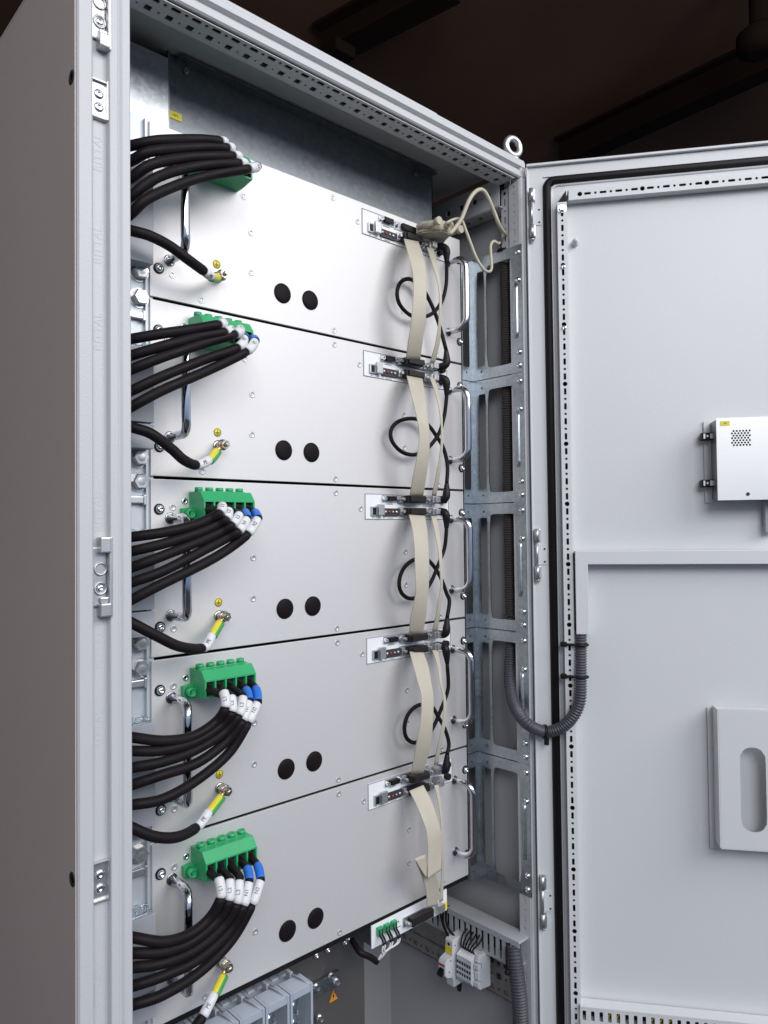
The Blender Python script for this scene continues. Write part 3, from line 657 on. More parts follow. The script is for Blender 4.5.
# ------------------------------------------------------------------ green plugs
def build_plug():
    o = thing('terminal_plug', 'x', 'connector plug', (0, 0, 0), 'green five-pole plugs on the rack modules')
    x0, x1 = .0410, .1000; n = 5; pt = (x1-x0)/n
    sec = [(0, -.0135), (-.0225, -.0135), (-.0300, -.0225), (-.0300, -.0240), (-.0180, -.0240), (-.0180, -.0385), (-.0300, -.0385), (-.0300, -.0400), (-.010, -.0425), (0, -.0425)]
    m = MB(); m.prism(sec, (x0+.0001, 0, 0), (0, 1, 0), (0, 0, 1), (x1-x0-.0002, 0, 0))
    full = [(-.0178, -.0235), (-.0300, -.0235), (-.0300, -.0390), (-.0178, -.0390)]
    for i in range(n+1):
        xx = x0+pt*i-(.0009 if 0 < i < n else (0 if i == 0 else .0018)); m.prism([(a, b) for a, b in full], (xx, -.00005, 0), (0, 1, 0), (0, 0, 1), (.0018, 0, 0))
    m.box(x0+.002, x1-.002, -.0150, -.0065, -.0136, -.0125, .0003)
    body = m.obj('plug_body', GREEN, o)
    for i in range(n):
        m = MB(); m.lathe((x0+pt*(i+.5)-.001, -.011, -.0126), (0, 0, 1), [(.0040, 0), (.0040, .0038), (.0026, .0038), (.0024, .0014), (0, .0014)], 20); m.obj('screw_tower', GREEN, body)
    m = MB(); m.prism([(0, 0), (0, .0095), (.0015, .0095)][:0] or [(.0308, -.0300), (.0412, -.0290), (.0412, -.0420), (.0322, -.0415), (.0308, -.039)], (0, 0, 0), (1, 0, 0), (0, 0, 1), (0, -.0060, 0))
    m.lathe((.0364, -.0058, -.0355), (0, -1, 0), [(.0046, 0), (.0046, .0080), (.0032, .0085), (.0028, .001), (0, .001)], 20)
    m.box(.036, .0412, -.013, 0, -.0405, -.0315, .0005)
    m.obj('fixing_ear', GREEN, body)
    m = MB()
    m.lathe((.0364, -.0065, -.0355), (0, -1, 0), [(.0028, 0), (.0026, .0012), (.001, .0014), (0, .0006)], 16); m.obj('fixing_screw', ZINC, body)
    m = MB(); m.lathe((.036, -.0001, -.0225), (0, -1, 0), [(.0032, 0), (.0032, .0006), (.0016, .0008), (.0014, 0), (0, 0)], 18); m.obj('side_screw', ZINC, o)
    m = MB(); m.box(x0+.001, x1-.001, -.0255, -.0172, -.0383, -.0242); m.obj('plug_cavity_shade', DARKIN, body)  # dark fill painting the shade inside the wire openings
    return o
plug = build_plug(); plugs = [plug]
for k in range(1, 5): plugs.append(dup(plug))
for k, c in enumerate(plugs):
    c.location = (0, 0, zr(k)); c['label'] = 'green five-pole screw plug on the %s rack module' % ROW[k] if k else 'green five-pole plug half hidden by cables on the topmost rack module'

# ------------------------------------------------------------------ power cables
def split_cable(name, label, segs_pts, idx, mats, names, rad, cat='power cable', group=None, n=8, textline=None):
    """one curve, cut at control indices idx into a jacket (root mesh) and child sleeves"""
    C_ = cr(segs_pts, n); cuts = [0]+[i*n for i in idx]+[len(C_)-1]
    root = None
    for i, (m_, nm, r_) in enumerate(zip(mats, names, rad)):
        seg = C_[cuts[i]:cuts[i+1]+1]; mb = MB(); L_ = len(seg)-1
        rf = (lambda q, r_=r_, L_=L_: r_*(.93 if q in (0, L_) else 1)) if L_ > 2 else None
        if i == 0:
            rf = lambda q, r_=r_, L_=L_: r_*(.80 if q == L_ else 1)
        mb.tube(seg, r_, 16, True, rf)
        if i == 0: root = mb.obj(name, m_); tag(root, label, cat, group)
        else:
            o = mb.obj(nm, m_, root)
            if nm == 'label_sleeve' and textline:
                a, b = seg[L_//3], seg[(2*L_)//3]; T = (b-a).normalized(); c = (a+b)/2; vdir = (CAM-c).normalized(); vdir = (vdir-T*vdir.dot(T)).normalized()
                Yx = vdir.cross(T)
                text(textline, .0050, 'sleeve_print', INK, o, frame_mat(c+vdir*(r_+.00005), T if T.z > 0 else T, Yx), .00015)
    return root
CAB = {
 0: [([(132.7,145.4),(159,140.5),(198,139.5),(221,141.5)], [(224,143)]), ([(132.7,160),(153,151),(198,147.5),(228,147.8)], [(230.8,149)]),
     ([(132.7,176.6),(153,164),(188,157.5),(234,156)], [(237,157.5)]), ([(132.7,195),(159,176.6),(198,166),(240,163)], [(243.5,164)]), ([(132.7,212),(149,198),(184.5,182.5),(214,174.5),(249,168.6)], [(257,167)])],
 1: [([(132.9,338.7),(163,333.5),(191.6,329.3),(219.5,324.5)], [(223,322.8)]), ([(132.9,355),(163,346),(197,337),(225.5,332)], [(230.5,330)]),
     ([(132.9,368.8),(163,357),(200,344.5),(235.5,334)], [(240,329.5)]), ([(132.9,390),(163,376),(203,360),(238,347.5)], [(244,338.5)]), ([(132.9,406),(163,390),(208.8,370),(246.5,351.5)], [(254.6,342)])],
 2: [([(132.9,536.8),(163,532.5),(191.6,525.9),(208.8,519),(220.5,512.5)], [(222.0,506)]), ([(132.9,551),(163,543.8),(197,533),(216,525),(226.5,518.5)], [(228.5,511)]),
     ([(132.9,567),(160,557),(200,541),(220,532),(232.7,524.5)], [(239,515)]), ([(132.9,582),(163,571),(203,550.5),(225,539),(238.6,531)], [(246.5,519.5)]), ([(132.9,599),(163,583.5),(205,563),(230,548),(248,533.5)], [(257.5,519.5)])],
 3: [([(132.9,737.4),(163,740.8),(191.6,736.8),(214.5,723),(225.4,707.3)], [(223.5,692)]), ([(132.9,751),(163,750.3),(194.5,741.7),(220,726),(231.7,711.6)], [(231,697)]),
     ([(132.9,767.5),(163,761.7),(194.5,750.3),(223,733),(239.0,715)], [(242.6,697.5)]), ([(132.9,784.6),(163,774.6),(197,763),(226,741.7),(243,720)], [(248.5,702)]), ([(132.9,804.7),(163,799),(197,780),(228.9,753),(248.3,722)], [(257,703.5)])],
 4: [([(132.9,937.4),(163,941.7),(188.7,934.6),(208.8,918.8),(220.8,897.3)], [(218.8,878.7)]), ([(132.9,953),(163,951.8),(191.6,941.7),(217.4,920),(228.9,900)], [(229.4,880.5)]),
     ([(132.9,967.5),(163,963),(194.5,950),(223,926),(236.9,903)], [(238.9,881)]), ([(132.9,986),(163,976),(197,960),(229,931.7),(243.7,905)], [(248.5,882.5)]), ([(132.9,1004.8),(163,994.7),(200,971.8),(231.7,940),(252.3,904)], [(260.0,881)])],
}
TXT = ['L1', 'L2', 'L3', 'N1', 'N2']
for k in range(5):
    for i, (jk, sl) in enumerate(CAB[k]):
        blue = i >= 3
        n_ = len(jk)
        ye = [-.046-.001*i] + [-.058]*(n_-2) + [-.064]
        sl_ = (jk[1][1]-jk[0][1])/(jk[1][0]-jk[0][0]); P = [PY(104, jk[0][1]-29*sl_*1.1, -.020), PY(119, jk[0][1]-14*sl_, -.034)]
        P += [PY(a[0], a[1], y_) for a, y_ in zip(jk, ye)]
        js = len(P)-1
        ys = -.052 if k < 2 else -.057
        P.append(PY(sl[0][0], sl[0][1], ys)); se = len(P)-1
        ent = V((.0459+.0118*i, -.029, zr(k)-.0310))
        s_end = P[-1]
        if blue:
            b2 = s_end.lerp(ent, .80)+V((0, -.008, -.001)); P += [s_end.lerp(b2, .16)+V((0, -.002, 0)), b2, ent+V((0, .009, 0))]
            idx = [js, se, se+1, se+2]; mats = [BLACK, SLEEVE, BLACK, BLUE, BLACK]; nms = ['', 'label_sleeve', 'inner_wire', 'blue_band', 'inner_wire']; rad = [.0048, .0048, .0040, .0045, .0039]
        else:
            b2 = s_end.lerp(ent, .6)+V((0, -.009, -.002)); P += [b2, ent+V((0, .009, 0))]
            idx = [js, se]; mats = [BLACK, SLEEVE, BLACK]; nms = ['', 'label_sleeve', 'inner_wire']; rad = [.0048, .0048, .0039]
        split_cable('power_cable', 'black power cable with white %s sleeve in the green plug of the %s module' % (TXT[i], ROW[k]), P, idx, mats, nms, rad,
                    group='black power cables of the rack modules', textline=TXT[i] if k >= 2 else TXT[i])
EC = {0: ([(132.7,231),(149,235.5),(169,245.5),(188,259.5),(204.5,271.5)], (211,276), (218,277.5)),
      1: ([(132.9,427.5),(151.5,434),(171.6,449),(184,460),(196.8,465)], (208.8,460), (216.5,451)),
      2: ([(132.9,623.5),(157,636),(180,646.6),(203,648)], (211.7,635.5), (219.5,622.5)),
      3: ([(131.5,827.6),(154,836.5),(177,837),(197,827)], (208.8,812), (220.5,797)),
      4: ([(190,1040),(195,1028),(203,1016)], (214.2,994), (223,976))}
for k in range(5):
    jk, sl, yg = EC[k]
    if k < 4:
        ye = [-.040]+[-.045]*(len(jk)-2)+[-.036]
        sl_ = (jk[1][1]-jk[0][1])/(jk[1][0]-jk[0][0]); P = [PY(112, jk[0][1]-21*sl_, -.026)]+[PY(a[0], a[1], y_) for a, y_ in zip(jk, ye)]
    else: P = [PY(180, 1075, -.030)]+[PY(a[0], a[1], -.036) for a in jk]
    js = len(P)-1; stud = V((.0745, -.0092, zr(k)-.1415))
    P += [PY(sl[0], sl[1], -.030), PY(yg[0], yg[1], -.015)]
    c = split_cable('earth_cable', 'black earth cable with green and yellow end bolted to the %s module' % ROW[k], P, [js, js+1], [BLACK, SLEEVE, EARTH], ['', 'label_sleeve', 'striped_end'], [.0050, .0049, .0040], 'earth cable', 'earth cables of the rack modules', textline='PE')
    se_ = cr(P, 8)[8*(js+1):]; off = (se_[-1]-se_[0]).cross(CAM-se_[0]).normalized()*.0023
    m = MB(); m.tube([q+off for q in se_], .0034, 12); m.obj('green_stripe', WGREEN, c)
    e = P[-1]; m = MB(); m.tube([e, e.lerp(stud, .45), stud+V((0, 0, 0))], .0026, 10); m.lathe(stud+V((0, .001, 0)), (0, -1, 0), [(.0056, 0), (.0056, .0012), (.003, .0012)], 20)
    m.obj('cable_lug', COPPER, c)

# grey covers in front of the mounting rail
def build_cover():
    o = thing('busbar_cover', 'x', 'plastic cover', (0, 0, 0), 'grey covers beside the rack modules')
    m = MB(); m.box(-.062, -.0060, -.0200, .0025, -.127, -.056, .0006); m.box(-.062, -.0060, -.0200, .0025, -.152, -.1285, .0006); m.obj('cover_shell', BLOCK, o)
    m = MB(); m.box(-.060, -.008, -.0185, .002, -.0558, -.0535, .0006)
    for x in (-.05, -.038, -.026, -.014): m.box(x, x+.004, -.016, -.006, -.0536, -.0505, .0005)
    m.obj('clear_lid', CLEAR, o)
    return o
cv = build_cover(); covs = [cv]+[dup(cv) for _ in range(4)]
for k, c in enumerate(covs): c.location = (0, 0, zr(k)); c['label'] = 'grey plastic cover behind the power cables beside the %s rack module' % ROW[k]

# ------------------------------------------------------------------ ribbon cables
def resamp(P, n):
    C_ = cr([V((a, b, 0)) for a, b in P], 12); d = [0]
    for a, b in zip(C_[:-1], C_[1:]): d.append(d[-1]+(b-a).length)
    out = []
    for i in range(n):
        t = d[-1]*i/(n-1); j = max(q for q in range(len(d)) if d[q] <= t+1e-9); j = min(j, len(C_)-2); f = (t-d[j])/max(d[j+1]-d[j], 1e-9); out.append(C_[j].lerp(C_[j+1], min(1, f)))
    return out
def ribbon_mesh(L_, R__, yf, n=36, th=.0009, nc=12):
    a = resamp(L_, n); b = resamp(R__, n); m = MB(); G = []
    for i in range(n):
        t = i/(n-1); y = yf(t); p = PY(a[i].x, a[i].y, y); q = PY(b[i].x, b[i].y, y)
        row = []
        for j in range(nc*2+1):
            u = j/(nc*2); pt = p.lerp(q, u); row.append((pt, (.00025 if j % 2 else 0)))
        G.append(row)
    F = [[m.bm.verts.new(p+V((0, -th/2-e, 0))) for p, e in r] for r in G]; B = [[m.bm.verts.new(p+V((0, th/2, 0))) for p, e in r] for r in G]
    w_ = len(F[0])
    for i in range(n-1):
        for j in range(w_-1):
            f = m.bm.faces.new((F[i][j], F[i+1][j], F[i+1][j+1], F[i][j+1])); f.smooth = True
            f = m.bm.faces.new((B[i][j], B[i][j+1], B[i+1][j+1], B[i+1][j])); f.smooth = True
        m.bm.faces.new((F[i][0], B[i][0], B[i+1][0], F[i+1][0])); m.bm.faces.new((F[i][-1], F[i+1][-1], B[i+1][-1], B[i][-1]))
    m.bm.faces.new([F[0][j] for j in range(w_)]+[B[0][j] for j in reversed(range(w_))]); m.bm.faces.new([F[-1][j] for j in reversed(range(w_))]+[B[-1][j] for j in range(w_)])
    return m
def z6(a): return [(340+x/3.491, 180+y/3.491) for x, y in a]
def z7(a): return [(340+x/3.491, 380+y/3.491) for x, y in a]
def z8(a): return [(340+x/3.491, 580+y/3.491) for x, y in a]
def z9(a): return [(300+x/2.743, 780+y/2.743) for x, y in a]
WR = [
 (z6([(223,205),(240,270),(254,330),(256,400),(250,480),(240,550),(230,625)]), z6([(273,215),(292,270),(301,330),(301,400),(299,480),(290,550),(279,628)])),
 (z7([(233,-15),(248,50),(264,115),(276,180),(273,240),(256,330),(243,405)]), z7([(287,-5),(298,60),(303,120),(312,180),(311,250),(302,330),(290,405)])),
 (z7([(241,470),(254,530),(260,590),(262,660),(264,730)])+z8([(262,60),(246,130),(242,188)]), z7([(296,474),(305,530),(309,590),(311,660),(309,730)])+z8([(305,60),(300,120),(288,190)])),
 (z8([(243,250),(256,300),(272,360),(284,410),(281,490),(265,580),(248,675)]), z8([(290,250),(308,300),(319,360),(326,410),(324,490),(316,580),(290,675)])),
]
NR = [
 (z6([(303,235),(320,290),(338,350),(347,410),(344,490),(335,560),(314,640)]), z6([(325,235),(338,290),(350,350),(355,410),(352,490),(349,560),(331,640)])),
 (z7([(312,-12),(333,50),(347,110),(353,170),(350,240),(338,320),(320,405)]), z7([(330,-8),(346,50),(356,110),(358,170),(358,240),(350,320),(336,405)])),
 (z7([(318,475),(330,530),(343,600),(349,670),(350,730)])+z8([(345,60),(333,130),(322,180)]), z7([(336,475),(347,530),(355,600),(358,670),(358,730)])+z8([(355,60),(347,130),(340,180)])),
 (z8([(322,245),(340,300),(348,360),(361,420),(357,500),(342,570),(328,645)]), z8([(342,245),(352,300),(357,360),(370,420),(368,500),(354,570),(342,645)])),
]
def header(o, x0, x1, zc, up, small=False):
    """ribbon header plugged on a port; given in world coordinates"""
    m = MB(); m.box(x0, x1, -.0150, -.0022, zc-.0046, zc+.0046, .0008); m.box(x0+.002, x1-.002, -.0185, -.0150, zc-.0036, zc+.0036, .0006)
    h = m.obj('ribbon_connector', HEADM if not small else NICKELG, o)
    for x in (x0-.0035, x1+.0035):
        m = MB(); m.box(x-.0028, x+.0028, -.0070, -.0022, zc-.0045, zc+.0045, .0006); m.cyl((x, -.0068, zc), (x, -.0115, zc), .0021, 10)
        m.obj('connector_screw', NICKELG, h)
HEADM = mat('dark_header_plastic', (.016, .012, .012), .45, spec=.35)
for k in range(4):
    o = thing('ribbon_cable', 'wide beige ribbon cable hanging from the %s module to the next one down' % ROW[k], 'ribbon cable', (0, 0, 0), 'wide ribbon cables linking the modules')
    ribbon_mesh(*WR[k], lambda t: -.017-.030*math.sin(math.pi*t)**.8).obj('ribbon', BEIGE, o)
    header(o, .3400, .3715, zr(k)-.0305, False); header(o, .3400, .3715, zr(k+1)-.0146, True)
    o = thing('narrow_ribbon_cable', 'narrow beige ribbon cable running beside the wide one below the %s module plate' % ROW[k], 'ribbon cable', (0, 0, 0), 'narrow ribbon cables linking the modules')
    ribbon_mesh(*NR[k], lambda t: -.015-.026*math.sin(math.pi*t)**.8, nc=4).obj('ribbon', BEIGE, o)
    header(o, .3860, .3985, zr(k)-.0305, False, True)
    header(o, .3860, .3985, zr(k+1)-.0146, True, True)
# lowest ribbon with a fold
o = thing('ribbon_cable', 'lowest wide beige ribbon cable, folded over once above the white interface plate', 'ribbon cable', (0, 0, 0), 'wide ribbon cables linking the modules')
ribbon_mesh(z9([(300,30),(320,70),(336,110),(348,150),(350,210),(350,272)]), z9([(338,14),(362,60),(375,100),(388,150),(388,210),(387,246)]), lambda t: -.017-.028*math.sin(math.pi/2*min(1, t*1.6))).obj('ribbon', BEIGE, o)
ribbon_mesh(z9([(314,216),(328,240),(349,272)]), z9([(343,204),(345,225),(352,268)]), lambda t: -.046+.004*t, n=8, nc=6).obj('ribbon_fold', BEIGE, o)
ribbon_mesh(z9([(317,224),(333,262),(344,300),(348,335),(343,352)]), z9([(352,240),(372,262),(381,290),(381,318),(377,344)]), lambda t: -.036+.018*t, n=16).obj('ribbon_tail', BEIGE, o)
header(o, .3400, .3715, zr(4)-.0305, False)
o = thing('narrow_ribbon_cable', 'lowest narrow beige ribbon cable half hidden behind the folded wide one', 'ribbon cable', (0, 0, 0), 'narrow ribbon cables linking the modules')
ribbon_mesh(z9([(368,15),(378,60),(385,110),(388,180),(388,250),(382,335)]), z9([(380,12),(387,60),(391,110),(394,180),(394,250),(392,330)]), lambda t: -.015-.012*math.sin(math.pi*t), nc=3).obj('ribbon', BEIGE, o)
header(o, .3860, .3985, zr(4)-.0305, False, True)

# ------------------------------------------------------------------ black patch cables with angled plugs
PC = [
 z6([(375,300),(370,370),(352,430),(312,472),(255,476),(212,440),(199,395),(212,357),(245,346),(285,375),(312,420),(334,470),(352,525),(365,580)]),
 z7([(371,70),(364,125),(346,185),(312,232),(265,260),(218,252),(184,218),(177,180),(196,150),(232,136),(275,138),(310,160),(338,198),(362,240),(375,300),(377,350)]),
 z7([(370,545),(364,590),(345,640),(315,710),(275,755),(240,762),(213,740),(207,700),(224,655),(262,626),(305,628),(334,660),(356,700),(372,745)])+z8([(382,75),(383,115)]),
 z8([(382,300),(378,370),(367,415),(349,460),(330,505),(300,550),(262,568),(233,552),(225,512),(240,466),(275,437),(318,440),(343,478),(366,520),(380,570),(384,600)]),
]
for k in range(4):
    Pm = PC[k]; n_ = len(Pm)
    P = []
    for i, q in enumerate(Pm):
        t = i/(n_-1); y_ = -.022 + .010*math.sin(math.pi*t)
        P.append(PY(q[0], q[1], y_))
    xs = PY(437, 511, -.010).x; zA = zr(k)-.0305; zB = zr(k+1)-.0146; xv = PY(446.5, P[0].z and PC[k][0][1]-10, -.0225).x; xw = PY(446.5, PC[k][-1][1]+10, -.0225).x
    top = [V((xs, -.006, zA)), V((xs*.5+xv*.5, -.017, zA)), V((xv-.001, -.0220, zA-.003)), V((xv, -.0225, zA-.010)), V((P[0].x*.2+xv*.8, -.0225, zA-.022))]
    bot = [V((P[-1].x*.2+xw*.8, -.0225, zB+.022)), V((xw, -.0225, zB+.010)), V((xw-.001, -.0220, zB+.003)), V((xs*.5+xw*.5, -.017, zB)), V((xs, -.006, zB))]
    mb = MB(); P = [q for q in P if bot[0].z+.006 < q.z < top[-1].z-.006]
    mb = MB(); mb.tube(cr([top[-1]]+P+[bot[0]], 6), .0026, 10)
    c = mb.obj('patch_cable', BLACK); tag(c, 'thin black looped cable with angled plugs, from the %s module down to the next' % ROW[k], 'cable', 'looped black cables between the modules')
    for q in (top, bot[::-1]):
        mb = MB(); C_ = cr(q, 6); L_ = len(C_)-1; mb.tube(C_, .005, 14, True, lambda i, L_=L_: .0052 if i < L_*.72 else .0052-.0024*(i/L_-.72)/.28); mb.obj('angled_plug', BLKPL, c)

# ------------------------------------------------------------------ beige D-sub plug and cables at the top right
z0_ = zr(0)
o = thing('serial_plug', 'beige serial plug with thumb screws on the topmost module plate', 'connector plug', (0, 0, 0))
A = V((.371, -.006, z0_-.0146)); 
def hood(base, name_parent):
    m = MB()
    m.prism([(-.023, 0), (.023, 0), (.023, .012), (.016, .026), (.008, .034), (-.008, .034), (-.016, .026), (-.023, .012)], base+V((0, 0, -.0075)), (1, 0, 0), (0, -1, 0), (0, 0, .015))
    return m
hm = hood(V((.3880, -.008, z0_-.0150)), o)
bmesh.ops.bevel(hm.bm, geom=hm.bm.edges[:], offset=.0018, segments=2, affect='EDGES')
hd = hm.obj('plug_hood', BEIGEC, o)
for xx in (-.0205, .0205):
    m = MB(); b0_ = V((.3880+xx, -.014, z0_-.0150)); m.cyl(b0_, b0_+V((0, -.030, 0)), .0038, 14); m.cyl(b0_+V((0, -.030, 0)), b0_+V((0, -.036, 0)), .0052, 14); m.obj('thumb_screw', BEIGEC, hd)
m = MB(); m.cyl((.3880, -.041, z0_-.015), (.3880, -.052, z0_-.015), .0046, 14, .0036); m.obj('strain_relief', BEIGEC, hd)
def z2p(x, y): return (440+x/6.4, 160+y/6.4)
E1 = PX(*z2p(385, 562), .4960); E2 = PX(*z2p(425, 562), .4960)
def spread(pts, y0, xend_pts):
    return [PY(a, b, y) for (a, b), y in zip(pts, y0)]+xend_pts
# the bundle that loops high
P = [V((.3880, -.050, z0_-.015))]+[PY(*z2p(*q[:2]), q[2]) for q in ((60, 470, -.066), (100, 430, -.068), (140, 370, -.072), (185, 260, -.078), (225, 205, -.080), (265, 190, -.082), (300, 225, -.083), (345, 330, -.082), (385, 430, -.079))]+[E2+V((0, 0, .016)), E2, E2+V((0, 0, -.02))]
mb = MB(); mb.tube(cr(P, 8), .0026, 12); tag(mb.obj('signal_cable', BEIGEC), 'beige cable arching high from the serial plug down into the bracket grommet', 'cable')
P = [V((.3880, -.050, z0_-.012))]+[PY(*z2p(*q[:2]), q[2]) for q in ((40, 405, -.060), (90, 380, -.064), (135, 382, -.066), (165, 450, -.068), (195, 530, -.070), (230, 620, -.072), (275, 695, -.074), (312, 715, -.075), (330, 690, -.075), (325, 600, -.074), (325, 545, -.073), (345, 520, -.073), (370, 535, -.072))]+[E1+V((0, 0, .006)), E1+V((0, 0, -.012))]
mb = MB(); mb.tube(cr(P, 8), .0019, 10); tag(mb.obj('signal_cable', BEIGEC), 'thin beige cable sagging in a low loop before the bracket grommet', 'cable')
m = MB(); gz = unit_z(0); gc = (E1+E2)/2
m.lathe((gc.x, gc.y, gz-.001), (0, 0, 1), [(.0090, 0), (.0090, .002), (.0078, .0045), (.006, .0045)], 22); tag(m.obj('cable_grommet', RUBBER), 'black round grommet on top of the right hand bracket', 'grommet')

# ------------------------------------------------------------------ corrugated hoses
def hose(name, label, P, r, m_, pitch=.0036, ctr=None, parent=None):
    C_ = cr(P, 24); d = [0]
    for a, b in zip(C_[:-1], C_[1:]): d.append(d[-1]+(b-a).length)
    step = pitch/6; N_ = int(d[-1]/step); pts = []; j = 0
    for i in range(N_+1):
        t = i*step
        while j < len(d)-2 and d[j+1] < t: j += 1
        f = (t-d[j])/max(1e-9, d[j+1]-d[j]); pts.append(C_[j].lerp(C_[j+1], min(1, f)))
    pr = [.80, .80, .97, 1.0, 1.0, .97]
    mb = MB(); mb.tube(pts, r, 18, True, lambda i: r*pr[i % 6]); o = mb.obj(name, m_); tag(o, label, 'corrugated hose'); return o
ti = PX(507.5, 262, .4965)
hose('corrugated_hose', 'dark corrugated hose running upright behind the bracket windows', [V((.5030, PX(a_, b_, .5030).y, z_)) for a_, b_, z_ in ((506.5, 300, Z0-.032), (508, 400, Z0-.22), (509, 500, Z0-.38), (511, 600, Z0-.53))], .0088, HOSEB, .0033)
hp = [V((.5035, PX(511.5, 600, .5035).y, Z0-.532)), PX(511.5, 640, .5035), PX(509.8, 668, .494), PY(510.6, 690, -.062), PY(515.2, 707, -.076), PY(526.5, 723, -.099)]
def pdw(px, py, off): q = PD(px, py, off); return DW(q.x, off, q.z)
hp += [pdw(544.5, 731.5, .012), pdw(560.5, 728, .016), pdw(573, 716.5, .021), pdw(579.8, 700.7, .020), pdw(580.7, 678.6, .016), pdw(580.7, 655, .013), pdw(580.7, 634, .012)]
hz_ = hose('corrugated_hose', 'grey corrugated hose curving from the bracket window across to the door', hp, .0079, HOSE, .0035)
def tie(c, ax, r, tail, parent, ru=None):
    m = MB(); ax = V(ax).normalized(); m.lathe(V(c)-ax*.0016, ax, [(r, 0), (r+.0012, 0), (r+.0012, .0032), (r, .0032)], 24)
    return m
c0 = pdw(544.5, 731.5, .012); d0 = (pdw(560.5, 728, .016)-PY(526.5, 723, -.099))
m = tie(c0, d0, .0079, None, None); tl = V((0, 0, -1)); m.box(-.0022, .0022, -.0025, .0025, -.017, -.0065, .0005, lambda v: c0+v+V((0, -.003, 0))); m.obj('cable_tie', BLKPL, hz_)
for py in (644.5, 676.5):
    m = MB(); q = PD(580.7, py, .0135)
    us = PD(563.5, py, .0125).x
    # strap over the hose to the perforated rail
    path = [(us, .0138), (us+.006, .0155), (q.x-.0088, .0165), (q.x-.0070, .0205), (q.x, .0235), (q.x+.0070, .0200), (q.x+.0088, .0140), (q.x+.006, .007)]
    m.tube(cr([DW(u_, n_, q.z) for u_, n_ in path], 5), .0017, 8); b_ = DW(us, .0145, q.z); m.box(-.0035, .0035, -.003, .003, -.0032, .0032, .0008, lambda v, b_=b_: b_+v)
    m.obj('cable_tie', BLKPL, hz_)
# ------------------------------------------------------------------ side wall fittings at the bottom right
XW = .4855
def side_strip():
    """perforated mounting plate on the right side wall"""
zD = -.951+Z0
m = MB()
zc0 = zD-.060
for r_ in range(3):
    cells = []
    for i in range(13): cells += [(.0125, 'c', .0022), (.0125, 'r', .0042, .0030, .001)] if r_ % 2 == 0 else [(.0125, 'r', .0038, .0038, .0008), (.0125, 'c', .0016)]
    m.perf((XW+.012, YF+.030, zD-.105+.0175*r_), (0, 1, 0), (0, 0, 1), (-1, 0, 0), .0175, .0015, cells)
m.box(XW+.0095, XW+.0120, YF+.030, YF+.27, zD-.1062, zD-.1050)
cp(m, 'perforated_plate', GALVP) if False else None
GALVP = galv('dull_mounting_plate', (.42, .41, .40), .45, 160)
m.box(XW+.018, XW+.019, YF+.03, YF+.29, zD-.105, zD-.05)
cp(m, 'perforated_plate', GALVP)
# slotted duct
SH = .022
dk = thing('wiring_duct', 'slotted grey cable duct on the side wall below the lowest module', 'cable duct', (0, 0, 0))
xd = .470
m = MB(); m.perf((xd+.0015, .188, zD-.038), (0, -1, 0), (0, 0, 1), (-1, 0, 0), .0345, .0015, [(.0105, 'r', .0023, .0140, .002) for _ in range(25)])
m.box(xd+.0016, .494, .188-.2625, .188, zD-.0380, zD-.0365)
m.obj('duct_body', DUCT, dk)
m = MB(); m.box(xd-.0012, .496, .188-.268, .188, zD-.0034, zD, .0008); m.box(xd-.0012, xd, .188-.268, .188, zD-.008, zD-.0034, .0003); m.obj('duct_lid', DUCT, dk)
m = MB(); m.box(.488, .489, -.06, .199, zD-.036, zD-.004); m.obj('duct_shade', DARKIN, dk)  # dark sheet painting the shade behind the duct slots
# lower hose beside the rail
def side(px, py, x): return PX(px, py, x)
lh = [PX(513, 946, .474), PX(515, 960, .470), PX(518, 985, .467), PX(520, 1005, .467), PX(521, 1030, .467), PX(522, 1060, .467)]
hose('corrugated_hose', 'grey corrugated hose dropping from the end of the slotted side wall duct', lh, .0105, HOSE, .0036)
# din rail
BL0 = set(bpy.data.objects)
m = MB(); m.box(.4700, .4712, -.055, .12, zD-.083, zD-.053); m.box(.4712, .4955, -.055, .12, zD-.064, zD-.0625); m.box(.4712, .4955, -.055, .12, zD-.075, zD-.0735)
m.box(.4685, .4700, -.055, .12, zD-.0535, zD-.0500); m.box(.4685, .4700, -.055, .12, zD-.0860, zD-.0825)
dr = tag(m.obj('din_rail', GALVP), 'metal mounting rail on the side wall carrying the breaker and terminals', 'mounting rail')
s_ = MB(); panscrew(s_, (.4700, -.035, zD-.068), (-1, 0, 0), .0045, .003); s_.obj('rail_screw', ZINC, dr)
# breaker (local frame: front towards -x)
def zb2(x, y): return (430+x/7.68, 900+y/7.68)
yb0 = PX(*zb2(180, 420), .42).y
def at_side(px, py, x): return PX(px, py, x)
yB = PX(463, 950, .42).y
B = thing('circuit_breaker', 'light grey circuit breaker with yellow marker on the side wall rail', 'circuit breaker', (0, 0, 0))
zc = zD-.066; 
br_prof = [(.4690, .040), (.4300, .040), (.4250, .036), (.4250, .012), (.4100, .010), (.4060, .004), (.4060, -.016), (.4120, -.022), (.4250, -.024), (.4280, -.044), (.4690, -.044)]
yb1 = PX(459, 965, .425).y
m = MB(); m.prism(br_prof, (0, yb1-.0085, zc), (1, 0, 0), (0, 0, 1), (0, .0170, 0))
bmesh.ops.bevel(m.bm, geom=m.bm.edges[:], offset=.0008, segments=2, affect='EDGES'); bb = m.obj('breaker_body', LTPL, B)
m = MB(); m.box(.4240, .4248, yb1-.0082, yb1+.0080, zc+.014, zc+.026); m.obj('yellow_marker', YEL, bb)
m = MB(); m.box(.4050, .4058, yb1-.0075, yb1+.0075, zc+.000, zc+.003); m.obj('red_line', RED, bb)
